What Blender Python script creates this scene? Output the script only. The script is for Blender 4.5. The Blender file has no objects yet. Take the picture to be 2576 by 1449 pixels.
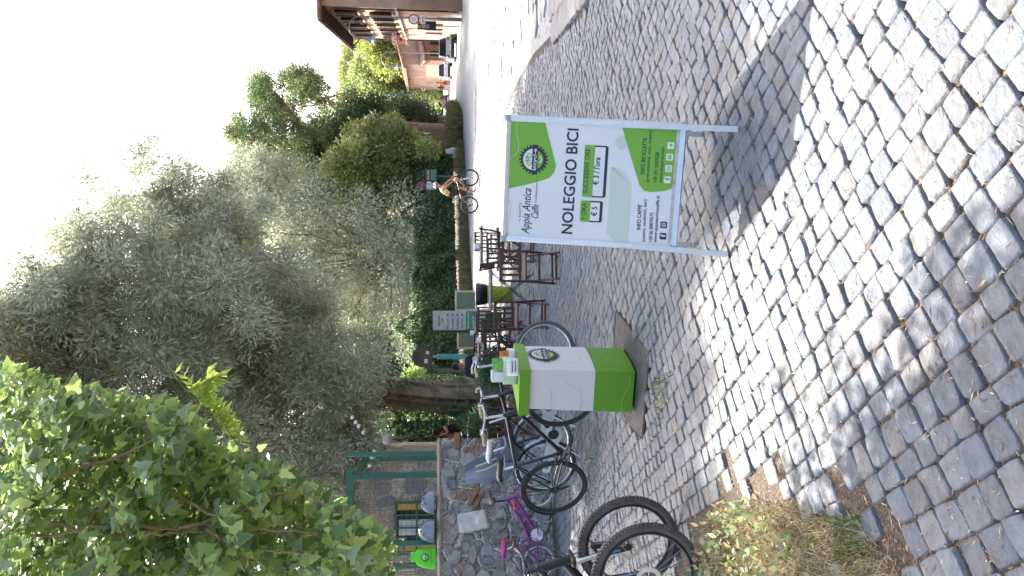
import bpy, math, random
import numpy as np
from mathutils import Vector, Matrix
PI = math.pi
rng = np.random.default_rng(7)
random.seed(5)
C = bpy.context.scene
COL = C.collection
# ---------------------------------------------------------------- camera, sky, sun
F, H = 2009.0, 1.6
PIT = math.radians(5.32)
cs, sn = math.cos(PIT), math.sin(PIT)
cd = bpy.data.cameras.new('camera'); cam = bpy.data.objects.new('camera', cd); COL.objects.link(cam)
cd.sensor_width = 36; cd.lens = 36 * F / 2576.0; cd.clip_end = 3000; cd.clip_start = 0.05
# the phone was held upright while the picture is stored lying on its side
cam.matrix_world = Matrix(((0, 1, 0, 0), (-sn, 0, -cs, 0), (-cs, 0, sn, H), (0, 0, 0, 1)))
C.camera = cam
SUN = Vector((-0.28, 0.96, 0)).normalized() * math.cos(math.radians(47)); SUN.z = math.sin(math.radians(47))
w = bpy.data.worlds.new('World'); C.world = w; w.use_nodes = True
nt = w.node_tree; bg = nt.nodes['Background']
sk = nt.nodes.new('ShaderNodeTexSky'); sk.sky_type = 'NISHITA'; sk.sun_disc = False
sk.sun_elevation = math.radians(47); sk.sun_rotation = math.atan2(SUN.x, SUN.y)
sk.dust_density = 6.0; sk.air_density = 1.0; sk.ozone_density = 1.0
nt.links.new(sk.outputs[0], bg.inputs[0]); bg.inputs[1].default_value = 0.15
sl = bpy.data.lights.new('sun', 'SUN'); sl.energy = 5.0; sl.angle = math.radians(0.53); sl.color = (1, 0.95, 0.87)
so = bpy.data.objects.new('sun', sl); COL.objects.link(so); so.rotation_euler = SUN.to_track_quat('Z', 'Y').to_euler()
so.location = (0, 0, 30)
C.view_settings.view_transform = 'Standard'; C.view_settings.look = 'None'; C.view_settings.exposure = 1.95; C.view_settings.gamma = 1
C.render.engine = 'CYCLES'
C.cycles.max_bounces = 6; C.cycles.transparent_max_bounces = 6

def ray(u, v):
    return (724.5 - v, F * cs - (u - 1288) * sn, -F * sn - (u - 1288) * cs)
def P(u, v, y):
    r = ray(u, v); k = y / r[1]
    return Vector((r[0] * k, y, H + r[2] * k))
def G(u, v, z=0.0):
    r = ray(u, v); k = (z - H) / r[2]
    return Vector((r[0] * k, r[1] * k, z))
# ---------------------------------------------------------------- materials
MATS = {}
def lin(c):
    return tuple(((x / 255) / 12.92 if x / 255 <= .04045 else ((x / 255 + .055) / 1.055) ** 2.4) for x in c)
def M(name, col, rough=.6, metal=0., var=.12, scale=6., bump=0., bscale=60., emit=None, spec=.5, col2=None, trans=None):
    if name in MATS: return MATS[name]
    m = bpy.data.materials.new(name); m.use_nodes = True; t = m.node_tree
    b = t.nodes['Principled BSDF']; b.inputs['Roughness'].default_value = rough; b.inputs['Metallic'].default_value = metal
    b.inputs['Specular IOR Level'].default_value = spec
    tc = t.nodes.new('ShaderNodeTexCoord'); n = t.nodes.new('ShaderNodeTexNoise')
    n.inputs['Scale'].default_value = scale; n.inputs['Detail'].default_value = 5; t.links.new(tc.outputs['Object'], n.inputs['Vector'])
    cr = t.nodes.new('ShaderNodeValToRGB'); cr.color_ramp.elements[0].position = .3; cr.color_ramp.elements[1].position = .7
    a = [min(1, x * (1 - var)) for x in col]; c2 = col2 or [min(1, x * (1 + var)) for x in col]
    cr.color_ramp.elements[0].color = (*a, 1); cr.color_ramp.elements[1].color = (*c2, 1)
    t.links.new(n.outputs['Fac'], cr.inputs[0]); t.links.new(cr.outputs[0], b.inputs['Base Color'])
    if bump:
        n2 = t.nodes.new('ShaderNodeTexNoise'); n2.inputs['Scale'].default_value = bscale; n2.inputs['Detail'].default_value = 4
        t.links.new(tc.outputs['Object'], n2.inputs['Vector'])
        bp = t.nodes.new('ShaderNodeBump'); bp.inputs['Strength'].default_value = bump; bp.inputs['Distance'].default_value = .02
        t.links.new(n2.outputs['Fac'], bp.inputs['Height']); t.links.new(bp.outputs[0], b.inputs['Normal'])
    if emit: b.inputs['Emission Color'].default_value = (*emit, 1); b.inputs['Emission Strength'].default_value = 1
    if trans: b.inputs['Transmission Weight'].default_value = trans
    MATS[name] = m; return m
def attr_mat(name, rough=.6, transl=0., spec=.4, bump=0., bscale=50., nvar=0., nscale=20., worn=None):
    m = bpy.data.materials.new(name); m.use_nodes = True; t = m.node_tree
    b = t.nodes['Principled BSDF']; b.inputs['Roughness'].default_value = rough; b.inputs['Specular IOR Level'].default_value = spec
    at = t.nodes.new('ShaderNodeAttribute'); at.attribute_name = 'tint'
    src = at.outputs['Color']
    tc = t.nodes.new('ShaderNodeTexCoord')
    if nvar:
        n = t.nodes.new('ShaderNodeTexNoise'); n.inputs['Scale'].default_value = nscale; n.inputs['Detail'].default_value = 6
        t.links.new(tc.outputs['Object'], n.inputs['Vector'])
        mr = t.nodes.new('ShaderNodeMapRange'); mr.inputs[1].default_value = .3; mr.inputs[2].default_value = .7
        mr.inputs[3].default_value = 1 - nvar; mr.inputs[4].default_value = 1 + nvar
        t.links.new(n.outputs['Fac'], mr.inputs[0])
        mx = t.nodes.new('ShaderNodeVectorMath'); mx.operation = 'SCALE'
        t.links.new(src, mx.inputs[0]); t.links.new(mr.outputs[0], mx.inputs['Scale']); src = mx.outputs[0]
    if worn:
        n3 = t.nodes.new('ShaderNodeTexNoise'); n3.inputs['Scale'].default_value = 11; n3.inputs['Detail'].default_value = 7
        t.links.new(tc.outputs['Object'], n3.inputs['Vector'])
        r3 = t.nodes.new('ShaderNodeValToRGB'); r3.color_ramp.elements[0].position = .60; r3.color_ramp.elements[1].position = .63
        t.links.new(n3.outputs['Fac'], r3.inputs[0])
        mc = t.nodes.new('ShaderNodeMix'); mc.data_type = 'RGBA'
        t.links.new(r3.outputs[0], mc.inputs[0]); t.links.new(src, mc.inputs[6]); mc.inputs[7].default_value = (*worn, 1); src = mc.outputs[2]
    t.links.new(src, b.inputs['Base Color'])
    if bump:
        n2 = t.nodes.new('ShaderNodeTexNoise'); n2.inputs['Scale'].default_value = bscale; n2.inputs['Detail'].default_value = 8
        n2.inputs['Roughness'].default_value = .65
        t.links.new(tc.outputs['Object'], n2.inputs['Vector'])
        bp = t.nodes.new('ShaderNodeBump'); bp.inputs['Strength'].default_value = bump; bp.inputs['Distance'].default_value = .02
        t.links.new(n2.outputs['Fac'], bp.inputs['Height']); t.links.new(bp.outputs[0], b.inputs['Normal'])
    if transl:
        tr = t.nodes.new('ShaderNodeBsdfTranslucent'); ms = t.nodes.new('ShaderNodeMixShader'); ms.inputs[0].default_value = transl
        hs = t.nodes.new('ShaderNodeHueSaturation'); hs.inputs['Saturation'].default_value = 1.0; hs.inputs['Value'].default_value = 1.25
        t.links.new(src, hs.inputs['Color']); t.links.new(hs.outputs[0], tr.inputs['Color'])
        t.links.new(b.outputs[0], ms.inputs[1]); t.links.new(tr.outputs[0], ms.inputs[2])
        t.links.new(ms.outputs[0], t.nodes['Material Output'].inputs['Surface'])
    MATS[name] = m; return m
LEAF = attr_mat('leaf', .5, .40, .45)
LEAF_GLOSS = attr_mat('ivy_leaf', .58, .45, .25)
STRAW = attr_mat('straw', .8, .2, .2)
STONE = attr_mat('basalt_setts', .55, 0, .45, .9, 30, .24, 16, worn=(.125, .122, .115))
black = M('black_paint', (.012, .014, .018), .28, 0, .1)
blackp = M('black_plastic', (.02, .02, .022), .5, 0, .2)
rubber = M('rubber', (.035, .033, .031), .8, 0, .3, 30)
rubber2 = M('muddy_rubber', (.115, .10, .085), .9, 0, .35, 14, .5, 90)
chrome = M('polished_steel', (.62, .63, .64), .28, .9, .08)
alu = M('brushed_aluminium', (.62, .63, .65), .38, .75, .06, 30)
steeld = M('dark_steel', (.09, .09, .095), .4, .7, .2)
white = M('white_paint', (.78, .78, .76), .4, 0, .04)
# ---------------------------------------------------------------- mesh helpers
def tag(o, label=None, cat=None, group=None, kind=None):
    if label: o['label'] = label
    if cat: o['category'] = cat
    if group: o['group'] = group
    if kind: o['kind'] = kind
    return o
def empty(name, loc=(0, 0, 0), rz=0., mat=None):
    o = bpy.data.objects.new(name, None); COL.objects.link(o); o.empty_display_size = .1
    if mat is not None: o.matrix_world = mat
    else: o.location = loc; o.rotation_euler = (0, 0, rz)
    return o
class MB:
    def __init__(s): s.v = []; s.f = []; s.m = []; s.cm = 0
    def add(s, vs, fs, T=None):
        o = len(s.v)
        s.v += [tuple(T @ Vector(p)) for p in vs] if T is not None else [tuple(p) for p in vs]
        s.f += [tuple(o + i for i in f) for f in fs]; s.m += [s.cm] * len(fs); return s
    def mat(s, i): s.cm = i; return s
    def box(s, c, d, T=None, bev=0.):
        x, y, z = c; a, b, e = d[0] / 2, d[1] / 2, d[2] / 2
        if not bev:
            vs = [(x + i * a, y + j * b, z + k * e) for k in (-1, 1) for j in (-1, 1) for i in (-1, 1)]
            return s.add(vs, [(0, 2, 3, 1), (4, 5, 7, 6), (0, 1, 5, 4), (1, 3, 7, 5), (3, 2, 6, 7), (2, 0, 4, 6)], T)
        r = min(bev, a * .9, b * .9, e * .9); rings = []
        for z_, q in ((-e, r), (-e + r, 0), (e - r, 0), (e, r)):
            A, B = a - q, b - q
            rings.append([(x + px, y + py, z + z_) for px, py in ((-A, -B + r * .5), (-A + r * .5, -B), (A - r * .5, -B), (A, -B + r * .5), (A, B - r * .5), (A - r * .5, B), (-A + r * .5, B), (-A, B - r * .5))])
        return s.loft(rings, True, T)
    def loft(s, rings, cap=True, T=None, closed=True):
        n = len(rings[0]); vs = [p for r in rings for p in r]; fs = []
        for i in range(len(rings) - 1):
            for j in range(n if closed else n - 1):
                k = (j + 1) % n; fs.append((i * n + j, i * n + k, (i + 1) * n + k, (i + 1) * n + j))
        if cap: fs.append(tuple(range(n - 1, -1, -1))); fs.append(tuple((len(rings) - 1) * n + j for j in range(n)))
        return s.add(vs, fs, T)
    def tube(s, pts, r, n=8, cap=True, closed=False):
        pts = [Vector(p) for p in pts]; N = len(pts); rs = r if isinstance(r, (list, tuple)) else [r] * N
        rings = []; ref = None
        for i, p in enumerate(pts):
            if closed: d = pts[(i + 1) % N] - pts[i - 1]
            else: d = pts[min(i + 1, N - 1)] - pts[max(i - 1, 0)]
            d.normalize()
            if ref is None: ref = Vector((0, 0, 1)) if abs(d.z) < .9 else Vector((0, 1, 0))
            a = d.cross(ref)
            if a.length < 1e-4: a = d.orthogonal()
            a.normalize(); b = a.cross(d); ref = b
            rings.append([p + (a * math.cos(2 * PI * k / n) + b * math.sin(2 * PI * k / n)) * rs[i] for k in range(n)])
        if closed: rings.append(rings[0]); cap = False
        return s.loft(rings, cap)
    def ring(s, c, R, r, axis='y', n=40, m=8, sq=1.):
        rings = []
        for i in range(n + 1):
            a = 2 * PI * i / n
            rg = []
            for j in range(m):
                b = 2 * PI * j / m; rr = R + r * math.cos(b); off = r * sq * math.sin(b)
                q = (rr * math.cos(a), off, rr * math.sin(a)) if axis == 'y' else (rr * math.cos(a), rr * math.sin(a), off)
                rg.append((c[0] + q[0], c[1] + q[1], c[2] + q[2]))
            rings.append(rg)
        return s.loft(rings, False)
    def lathe(s, prof, n=20, T=None):
        return s.loft([[(r * math.cos(2 * PI * k / n), r * math.sin(2 * PI * k / n), z) for k in range(n)] for r, z in prof], True, T)
    def poly(s, pts, T=None, th=0.):
        n = len(pts)
        if not th: return s.add(pts, [tuple(range(n))], T)
        return s.loft([[(p[0], p[1], p[2] - th) for p in pts], pts], True, T)
    def ball(s, c, r, n=12, T=None, sz=1.):
        rg = []
        for i in range(1, n):
            a = PI * i / n; rg.append([(c[0] + r * math.sin(a) * math.cos(2 * PI * k / n), c[1] + r * math.sin(a) * math.sin(2 * PI * k / n), c[2] - r * sz * math.cos(a)) for k in range(n)])
        return s.loft(rg, True, T)
    def build(s, name, mats, parent=None, smooth=False, loc=None):
        me = bpy.data.meshes.new(name); me.from_pydata(s.v, [], s.f)
        if not isinstance(mats, (list, tuple)): mats = [mats]
        for m in mats: me.materials.append(m)
        if len(mats) > 1: me.polygons.foreach_set('material_index', s.m)
        if smooth:
            me.polygons.foreach_set('use_smooth', [True] * len(me.polygons))
            try: me.set_sharp_from_angle(angle=math.radians(42))
            except Exception: pass
        me.update(); o = bpy.data.objects.new(name, me); COL.objects.link(o)
        if parent is not None: o.parent = parent
        if loc: o.location = loc
        return o
def np_mesh(name, V, K, nf, mat, tint=None, parent=None, smooth=False):
    """V (N,3), K flat vertex indices, every face has nf corners"""
    me = bpy.data.meshes.new(name); N = len(V); L = len(K); NF = L // nf
    me.vertices.add(N); me.vertices.foreach_set('co', V.astype(np.float32).ravel())
    me.loops.add(L); me.loops.foreach_set('vertex_index', K.astype(np.int32))
    me.polygons.add(NF); me.polygons.foreach_set('loop_start', np.arange(0, L, nf, dtype=np.int32))
    me.polygons.foreach_set('loop_total', np.full(NF, nf, dtype=np.int32))
    if smooth: me.polygons.foreach_set('use_smooth', np.ones(NF, dtype=bool))
    if tint is not None:
        a = me.attributes.new('tint', 'FLOAT_COLOR', 'POINT')
        a.data.foreach_set('color', np.concatenate([tint, np.ones((N, 1))], 1).astype(np.float32).ravel())
    me.materials.append(mat); me.update(calc_edges=True); me.validate()
    o = bpy.data.objects.new(name, me); COL.objects.link(o)
    if parent is not None: o.parent = parent
    return o
def unit(a): return a / np.maximum(np.linalg.norm(a, axis=1, keepdims=True), 1e-6)
IVY = np.array([(0, 0), (-.10, .30), (.20, .52), (.38, .30), (.62, .27), (1, 0), (.62, -.27), (.38, -.30), (.20, -.52), (-.10, -.30)])
def leaves(name, Pn, D, L, W, tint, parent=None, mat=None, shape='d', flat=None):
    if mat is None or mat is LEAF or mat is LEAF_GLOSS: tint = tint * 1.9 / (1 + 1.3 * tint)
    n = len(Pn); D = unit(D); R = flat if flat is not None else rng.normal(size=(n, 3))
    S = unit(np.cross(D, R)); Nn = np.cross(S, D)
    L = np.broadcast_to(L, n)[:, None]; W = np.broadcast_to(W, n)[:, None]
    if shape == 'd':
        fold = rng.uniform(.0, .25, (n, 1)) * W
        V = np.stack([Pn, Pn + D * L * .42 + S * W * .5 + Nn * fold, Pn + D * L, Pn + D * L * .42 - S * W * .5 + Nn * fold], 1)
        K = (np.arange(n)[:, None] * 4 + np.array([0, 1, 2, 3])[None]).ravel(); nf = 4; m = 4
    else:
        curl = rng.uniform(-.1, .35, (n, 1, 1)); T = IVY
        V = Pn[:, None] + D[:, None] * (L[:, None] * T[None, :, :1]) + S[:, None] * (W[:, None] * T[None, :, 1:]) + Nn[:, None] * (L[:, None] * (np.abs(T[None, :, 1:]) * curl - .25 * curl * T[None, :, :1] ** 2))
        K = (np.arange(n)[:, None] * 10 + np.array([0, 1, 2, 3, 4, 5, 0, 5, 6, 7, 8, 9])[None]).ravel(); nf = 6; m = 10
    return np_mesh(name, V.reshape(-1, 3), K, nf, mat or LEAF, np.repeat(tint, m, 0), parent)
def tints(n, cols, var=.18):
    c = np.array(cols)[rng.integers(0, len(cols), n)]
    return np.clip(c * (1 + rng.normal(0, var, (n, 1))), .004, .9)
def inpoly(x, y, poly):
    p = np.array(poly); r = np.zeros(len(x), bool); j = len(p) - 1
    for i in range(len(p)):
        c = ((p[i, 1] > y) != (p[j, 1] > y)) & (x < (p[j, 0] - p[i, 0]) * (y - p[i, 1]) / (p[j, 1] - p[i, 1] + 1e-12) + p[i, 0])
        r ^= c; j = i
    return r
def sample_poly(poly, n):
    p = np.array(poly, float); lo, hi = p.min(0), p.max(0); out = np.zeros((0, 2))
    while len(out) < n:
        q = rng.uniform(lo, hi, (n * 2, 2)); out = np.concatenate([out, q[inpoly(q[:, 0], q[:, 1], p)]])
    return out[:n]
def PP(uv, y):
    rx = 724.5 - uv[:, 1]; ry = F * cs - (uv[:, 0] - 1288) * sn; rz = -F * sn - (uv[:, 0] - 1288) * cs; k = y / ry
    return np.stack([rx * k, np.broadcast_to(y, len(k)), H + rz * k], 1)
def crown(name, parent, centers, r, per, L, W, cols, droop=0., var=.2, squash=.8, shell=.55, mat=None, shape='d', clumpvar=.25):
    nC = len(centers); n = nC * per
    rr = np.repeat(np.broadcast_to(r, nC) * rng.uniform(.6, 1.35, nC), per)[:, None]
    d = unit(rng.normal(size=(n, 3))); q = d * (rng.uniform(0, 1, (n, 1)) ** shell) * rr; q[:, 2] *= squash
    Pn = np.repeat(centers, per, 0) + q
    D = d + rng.normal(0, .55, (n, 3)); D[:, 2] -= droop
    t = tints(n, cols, var) * np.repeat(1 + rng.uniform(-clumpvar, clumpvar, nC), per)[:, None]
    return leaves(name, Pn, D, L * rng.uniform(.6, 1.25, n), W * rng.uniform(.7, 1.2, n), t, parent, mat, shape)
def curve(a, b, sag=0., k=6, wob=.0):
    a, b = Vector(a), Vector(b); out = []
    for i in range(k + 1):
        t = i / k; p = a.lerp(b, t); p.z += sag * 4 * t * (1 - t)
        if 0 < i < k: p += Vector([random.uniform(-wob, wob) for _ in range(3)])
        out.append(p)
    return out
bark = M('bark', (.21, .17, .125), .9, 0, .5, 3.5, 1.0, 9)
barkg = M('grey_bark', (.24, .20, .165), .9, 0, .3, 6, .8, 20)
def branches(mb, base, top, centers, r0, k=30, twig=0, tr=.012, wob=.25):
    ids = rng.choice(len(centers), min(k, len(centers)), replace=False)
    for i in ids:
        c = Vector(centers[i]); st = Vector(base).lerp(Vector(top), random.uniform(.6, 1)); n = 7
        pts = curve(st, c, (c - st).length * .08, n, wob * (c - st).length * .12)
        mb.tube(pts, [r0 * random.uniform(.6, 1) * (1 - j / n * .85) for j in range(n + 1)], 6)
    for _ in range(twig):
        c = Vector(centers[rng.integers(len(centers))]); d = Vector(rng.normal(size=3)); d.z *= .7; d.normalize(); Lg = random.uniform(.5, 1.3)
        mb.tube(curve(c - d * Lg * .5, c + d * Lg * .5, -.15 * Lg, 4, .08), [tr, tr * .8, tr * .7, tr * .5, tr * .3], 4, False)
# text and planar drawing --------------------------------------------------------
def text_mesh(s):
    cu = bpy.data.curves.new('t', 'FONT'); cu.body = s; cu.resolution_u = 3
    o = bpy.data.objects.new('t', cu); COL.objects.link(o)
    me = bpy.data.meshes.new_from_object(o.evaluated_get(bpy.context.evaluated_depsgraph_get()))
    vs = [(p.co.x, p.co.y) for p in me.vertices]; fs = [tuple(p.vertices) for p in me.polygons]
    bpy.data.objects.remove(o); bpy.data.curves.remove(cu); bpy.data.meshes.remove(me)
    return vs, fs
def put_text(mb, s, p0, p1, h, z, shear=0., bold=0., T=None):
    """text from p0 to p1 (2-D baseline points), capital height h"""
    vs, fs = text_mesh(s)
    if not vs: return
    x0 = min(v[0] for v in vs); x1 = max(v[0] for v in vs); p0 = Vector(p0); p1 = Vector(p1); d = p1 - p0; Wd = d.length; d.normalize(); n = Vector((-d.y, d.x))
    for ox, oy in ([(0, 0)] if not bold else [(0, 0), (bold, 0), (0, bold), (bold, bold)]):
        out = []
        for x, y in vs:
            yy = y / .70 * h; xx = (x - x0) / (x1 - x0) * Wd + shear * yy
            q = p0 + d * (xx + ox) + n * (yy + oy); out.append((q.x, q.y, z + (ox + oy) * .05))
        mb.add(out, fs, T)
def disc_pts(c, r, n=24, a0=0, a1=2 * PI, z=0, ry=None):
    return [(c[0] + r * math.cos(a0 + (a1 - a0) * i / (n if a1 - a0 > 6.2 else n - 1)), c[1] + (ry or r) * math.sin(a0 + (a1 - a0) * i / (n if a1 - a0 > 6.2 else n - 1)), z) for i in range(n)]
def annulus(mb, c, r0, r1, z, n=24, a0=0., a1=2 * PI, T=None):
    vs = []; fs = []
    for i in range(n + 1):
        a = a0 + (a1 - a0) * i / n
        for r in (r0, r1): vs.append((c[0] + r * math.cos(a), c[1] + r * math.sin(a), z))
    for i in range(n): fs.append((2 * i, 2 * i + 1, 2 * i + 3, 2 * i + 2))
    mb.add(vs, fs, T)
def strip(mb, pts, wd, z, T=None):
    for a, b in zip(pts[:-1], pts[1:]):
        a, b = Vector(a[:2]), Vector(b[:2]); d = (b - a)
        if d.length < 1e-6: continue
        n = Vector((-d.y, d.x)).normalized() * wd / 2
        mb.add([(a.x - n.x, a.y - n.y, z), (b.x - n.x, b.y - n.y, z), (b.x + n.x, b.y + n.y, z), (a.x + n.x, a.y + n.y, z)], [(0, 1, 2, 3)], T)
def rrect(x0, y0, x1, y1, r, z, n=4):
    o = []
    for cx, cy, a in ((x1 - r, y1 - r, 0), (x0 + r, y1 - r, PI / 2), (x0 + r, y0 + r, PI), (x1 - r, y0 + r, 1.5 * PI)):
        for i in range(n + 1): o.append((cx + r * math.cos(a + PI / 2 * i / n), cy + r * math.sin(a + PI / 2 * i / n), z))
    return o
dark = M('logo_dark', (.018, .022, .03), .5, 0, .05); lime = M('lime_print', lin((112, 168, 48)), .42, 0, .05, 3); paper = M('poster_white', (.70, .70, .69), .45, 0, .03, 3)
def logo(mb, c, R, z, T=None, sx=1.):
    """mat slots: 0 dark, 1 white, 2 green"""
    cx, cy = c; S = lambda pts: [(cx + (p[0] - cx) * sx, p[1], p[2]) for p in pts]
    mb.mat(0); gear = []
    for i in range(24):
        for da, rr in ((-.5, .86), (-.27, .86), (-.2, 1), (.2, 1), (.27, .86), (.5, .86)):
            a = (i + da) * 2 * PI / 24; gear.append((cx + rr * R * math.cos(a), cy + rr * R * math.sin(a), z))
    mb.poly(S(gear), T); z += .0012
    mb.mat(1).poly(S(disc_pts(c, R * .72, 24, math.radians(8), math.radians(172), z)), T)
    mb.mat(2).poly(S(disc_pts(c, R * .66, 24, math.radians(205), math.radians(335), z)), T)
    mb.mat(0).poly(S([(cx - R * 1.02, cy - R * .27, z + .0008), (cx + R * .98, cy - R * .27, z + .0008), (cx + R * .98, cy + R * .10, z + .0008), (cx - R * 1.02, cy + R * .10, z + .0008)]), T)
    z += .002
    mb.mat(1); put_text(mb, 'bicycl-e', (cx - R * .72 * sx, cy - R * .19), (cx + R * .72 * sx, cy - R * .19), R * .25, z, 0, R * .01, T)
    annulus(mb, (cx, cy - R * .30), R * .20, R * .27, z, 12, math.radians(200), math.radians(340), T)
    mb.mat(2); k = R * sx
    for s_ in (-1, 1): annulus(mb, (cx + s_ * k * .24, cy + R * .30), R * .13, R * .18, z, 16, 0, 2 * PI, T)
    for a, b in (((-.24, .3), (-.12, .52)), ((-.12, .52), (.14, .52)), ((.14, .52), (.0, .3)), ((.0, .3), (-.12, .52)), ((.14, .6), (.24, .3)), ((-.18, .6), (-.06, .6))):
        strip(mb, [(cx + a[0] * k, cy + a[1] * R), (cx + b[0] * k, cy + b[1] * R)], R * .04, z, T)
    mb.mat(0)
# ---------------------------------------------------------------- ground
def ground_mat():
    m = bpy.data.materials.new('dirt_and_straw'); m.use_nodes = True; t = m.node_tree; b = t.nodes['Principled BSDF']; b.inputs['Roughness'].default_value = .95
    tc = t.nodes.new('ShaderNodeTexCoord'); n = t.nodes.new('ShaderNodeTexNoise'); n.inputs['Scale'].default_value = 90; n.inputs['Detail'].default_value = 8; n.inputs['Roughness'].default_value = .7
    t.links.new(tc.outputs['Object'], n.inputs['Vector'])
    r = t.nodes.new('ShaderNodeValToRGB'); e = r.color_ramp.elements; e[0].position = .35; e[0].color = (.02, .014, .01, 1); e[1].position = .68; e[1].color = (.26, .185, .12, 1)
    q = e.new(.52); q.color = (.075, .053, .036, 1)
    t.links.new(n.outputs['Fac'], r.inputs[0]); t.links.new(r.outputs[0], b.inputs['Base Color'])
    bp = t.nodes.new('ShaderNodeBump'); bp.inputs['Strength'].default_value = .7; bp.inputs['Distance'].default_value = .01; t.links.new(n.outputs['Fac'], bp.inputs['Height']); t.links.new(bp.outputs[0], b.inputs['Normal'])
    return m
tag(MB().poly([(-400, -60, -.014), (400, -60, -.014), (400, 900, -.014), (-400, 900, -.014)]).build('ground', ground_mat()), kind='structure')
def far_paving():
    m = bpy.data.materials.new('far_setts'); m.use_nodes = True; t = m.node_tree; b = t.nodes['Principled BSDF']; b.inputs['Roughness'].default_value = .6
    tc = t.nodes.new('ShaderNodeTexCoord'); mp = t.nodes.new('ShaderNodeMapping'); mp.inputs['Rotation'].default_value = (0, 0, .9)
    v = t.nodes.new('ShaderNodeTexVoronoi'); v.feature = 'DISTANCE_TO_EDGE'; v.inputs['Scale'].default_value = 7; v.inputs['Randomness'].default_value = .45
    v2 = t.nodes.new('ShaderNodeTexVoronoi'); v2.inputs['Scale'].default_value = 7; v2.inputs['Randomness'].default_value = .45
    n = t.nodes.new('ShaderNodeTexNoise'); n.inputs['Scale'].default_value = .6; n.inputs['Detail'].default_value = 7
    for x in (v, v2): t.links.new(mp.outputs[0], x.inputs['Vector'])
    t.links.new(tc.outputs['Object'], mp.inputs[0]); t.links.new(tc.outputs['Object'], n.inputs['Vector'])
    r = t.nodes.new('ShaderNodeValToRGB'); e = r.color_ramp.elements; e[0].position = .03; e[0].color = (.07, .05, .04, 1); e[1].position = .09; e[1].color = (.24, .25, .26, 1)
    t.links.new(v.outputs['Distance'], r.inputs[0])
    hs = t.nodes.new('ShaderNodeMapRange'); hs.inputs[1].default_value = .25; hs.inputs[2].default_value = .75; hs.inputs[3].default_value = .75; hs.inputs[4].default_value = 1.15; t.links.new(n.outputs['Fac'], hs.inputs[0])
    ml = t.nodes.new('ShaderNodeVectorMath'); ml.operation = 'SCALE'; t.links.new(r.outputs[0], ml.inputs[0]); t.links.new(hs.outputs[0], ml.inputs['Scale'])
    t.links.new(ml.outputs[0], b.inputs['Base Color'])
    bp = t.nodes.new('ShaderNodeBump'); bp.inputs['Strength'].default_value = .6; bp.inputs['Distance'].default_value = .03; t.links.new(v.outputs['Distance'], bp.inputs['Height']); t.links.new(bp.outputs[0], b.inputs['Normal'])
    return m
FARP = far_paving()
# road from the end of the modelled setts to the far bend, its left edge follows the hedge wall
rd = [(-14, 27), (-4.6, 33.3), (1.2, 40.3), (7.8, 48.2), (14, 66), (22, 100), (36, 170), (70, 330), (90, 330), (60, 200), (34, 110), (25.5, 80), (20.9, 54), (17, 27)]
tag(MB().poly([(x, y, -.009) for x, y in rd]).build('road', FARP), kind='structure')
tag(MB().poly([(0.5, 27.5, -.011), (1.2, 20, -.011)] + [(G(u, v).x + .15, G(u, v).y + .15, -.011) for u, v in ((1258, 330), (1280, 260), (1312, 200), (1345, 150), (1395, 100), (1440, 60), (1478, 20), (1500, -40))] + [(30, 6, -.011), (30, 27.5, -.011)]).build('old_road', FARP), kind='structure')
PLATE = [G(1551, 782), G(1635, 890), G(1617, 1104), G(1572, 1060), G(1546, 862)]
KERB = [G(1500, -40), G(1478, 20), G(1440, 60), G(1395, 100), G(1345, 150), G(1312, 200), G(1280, 260), G(1258, 330)]
WEED = [(p.x, p.y) for p in (G(1755, 1320), G(1840, 1240), (G(1960, 1235)), G(2060, 1300), G(2160, 1350), G(2240, 1420), G(2300, 1560), G(1700, 1900), G(1700, 1400))]
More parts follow.
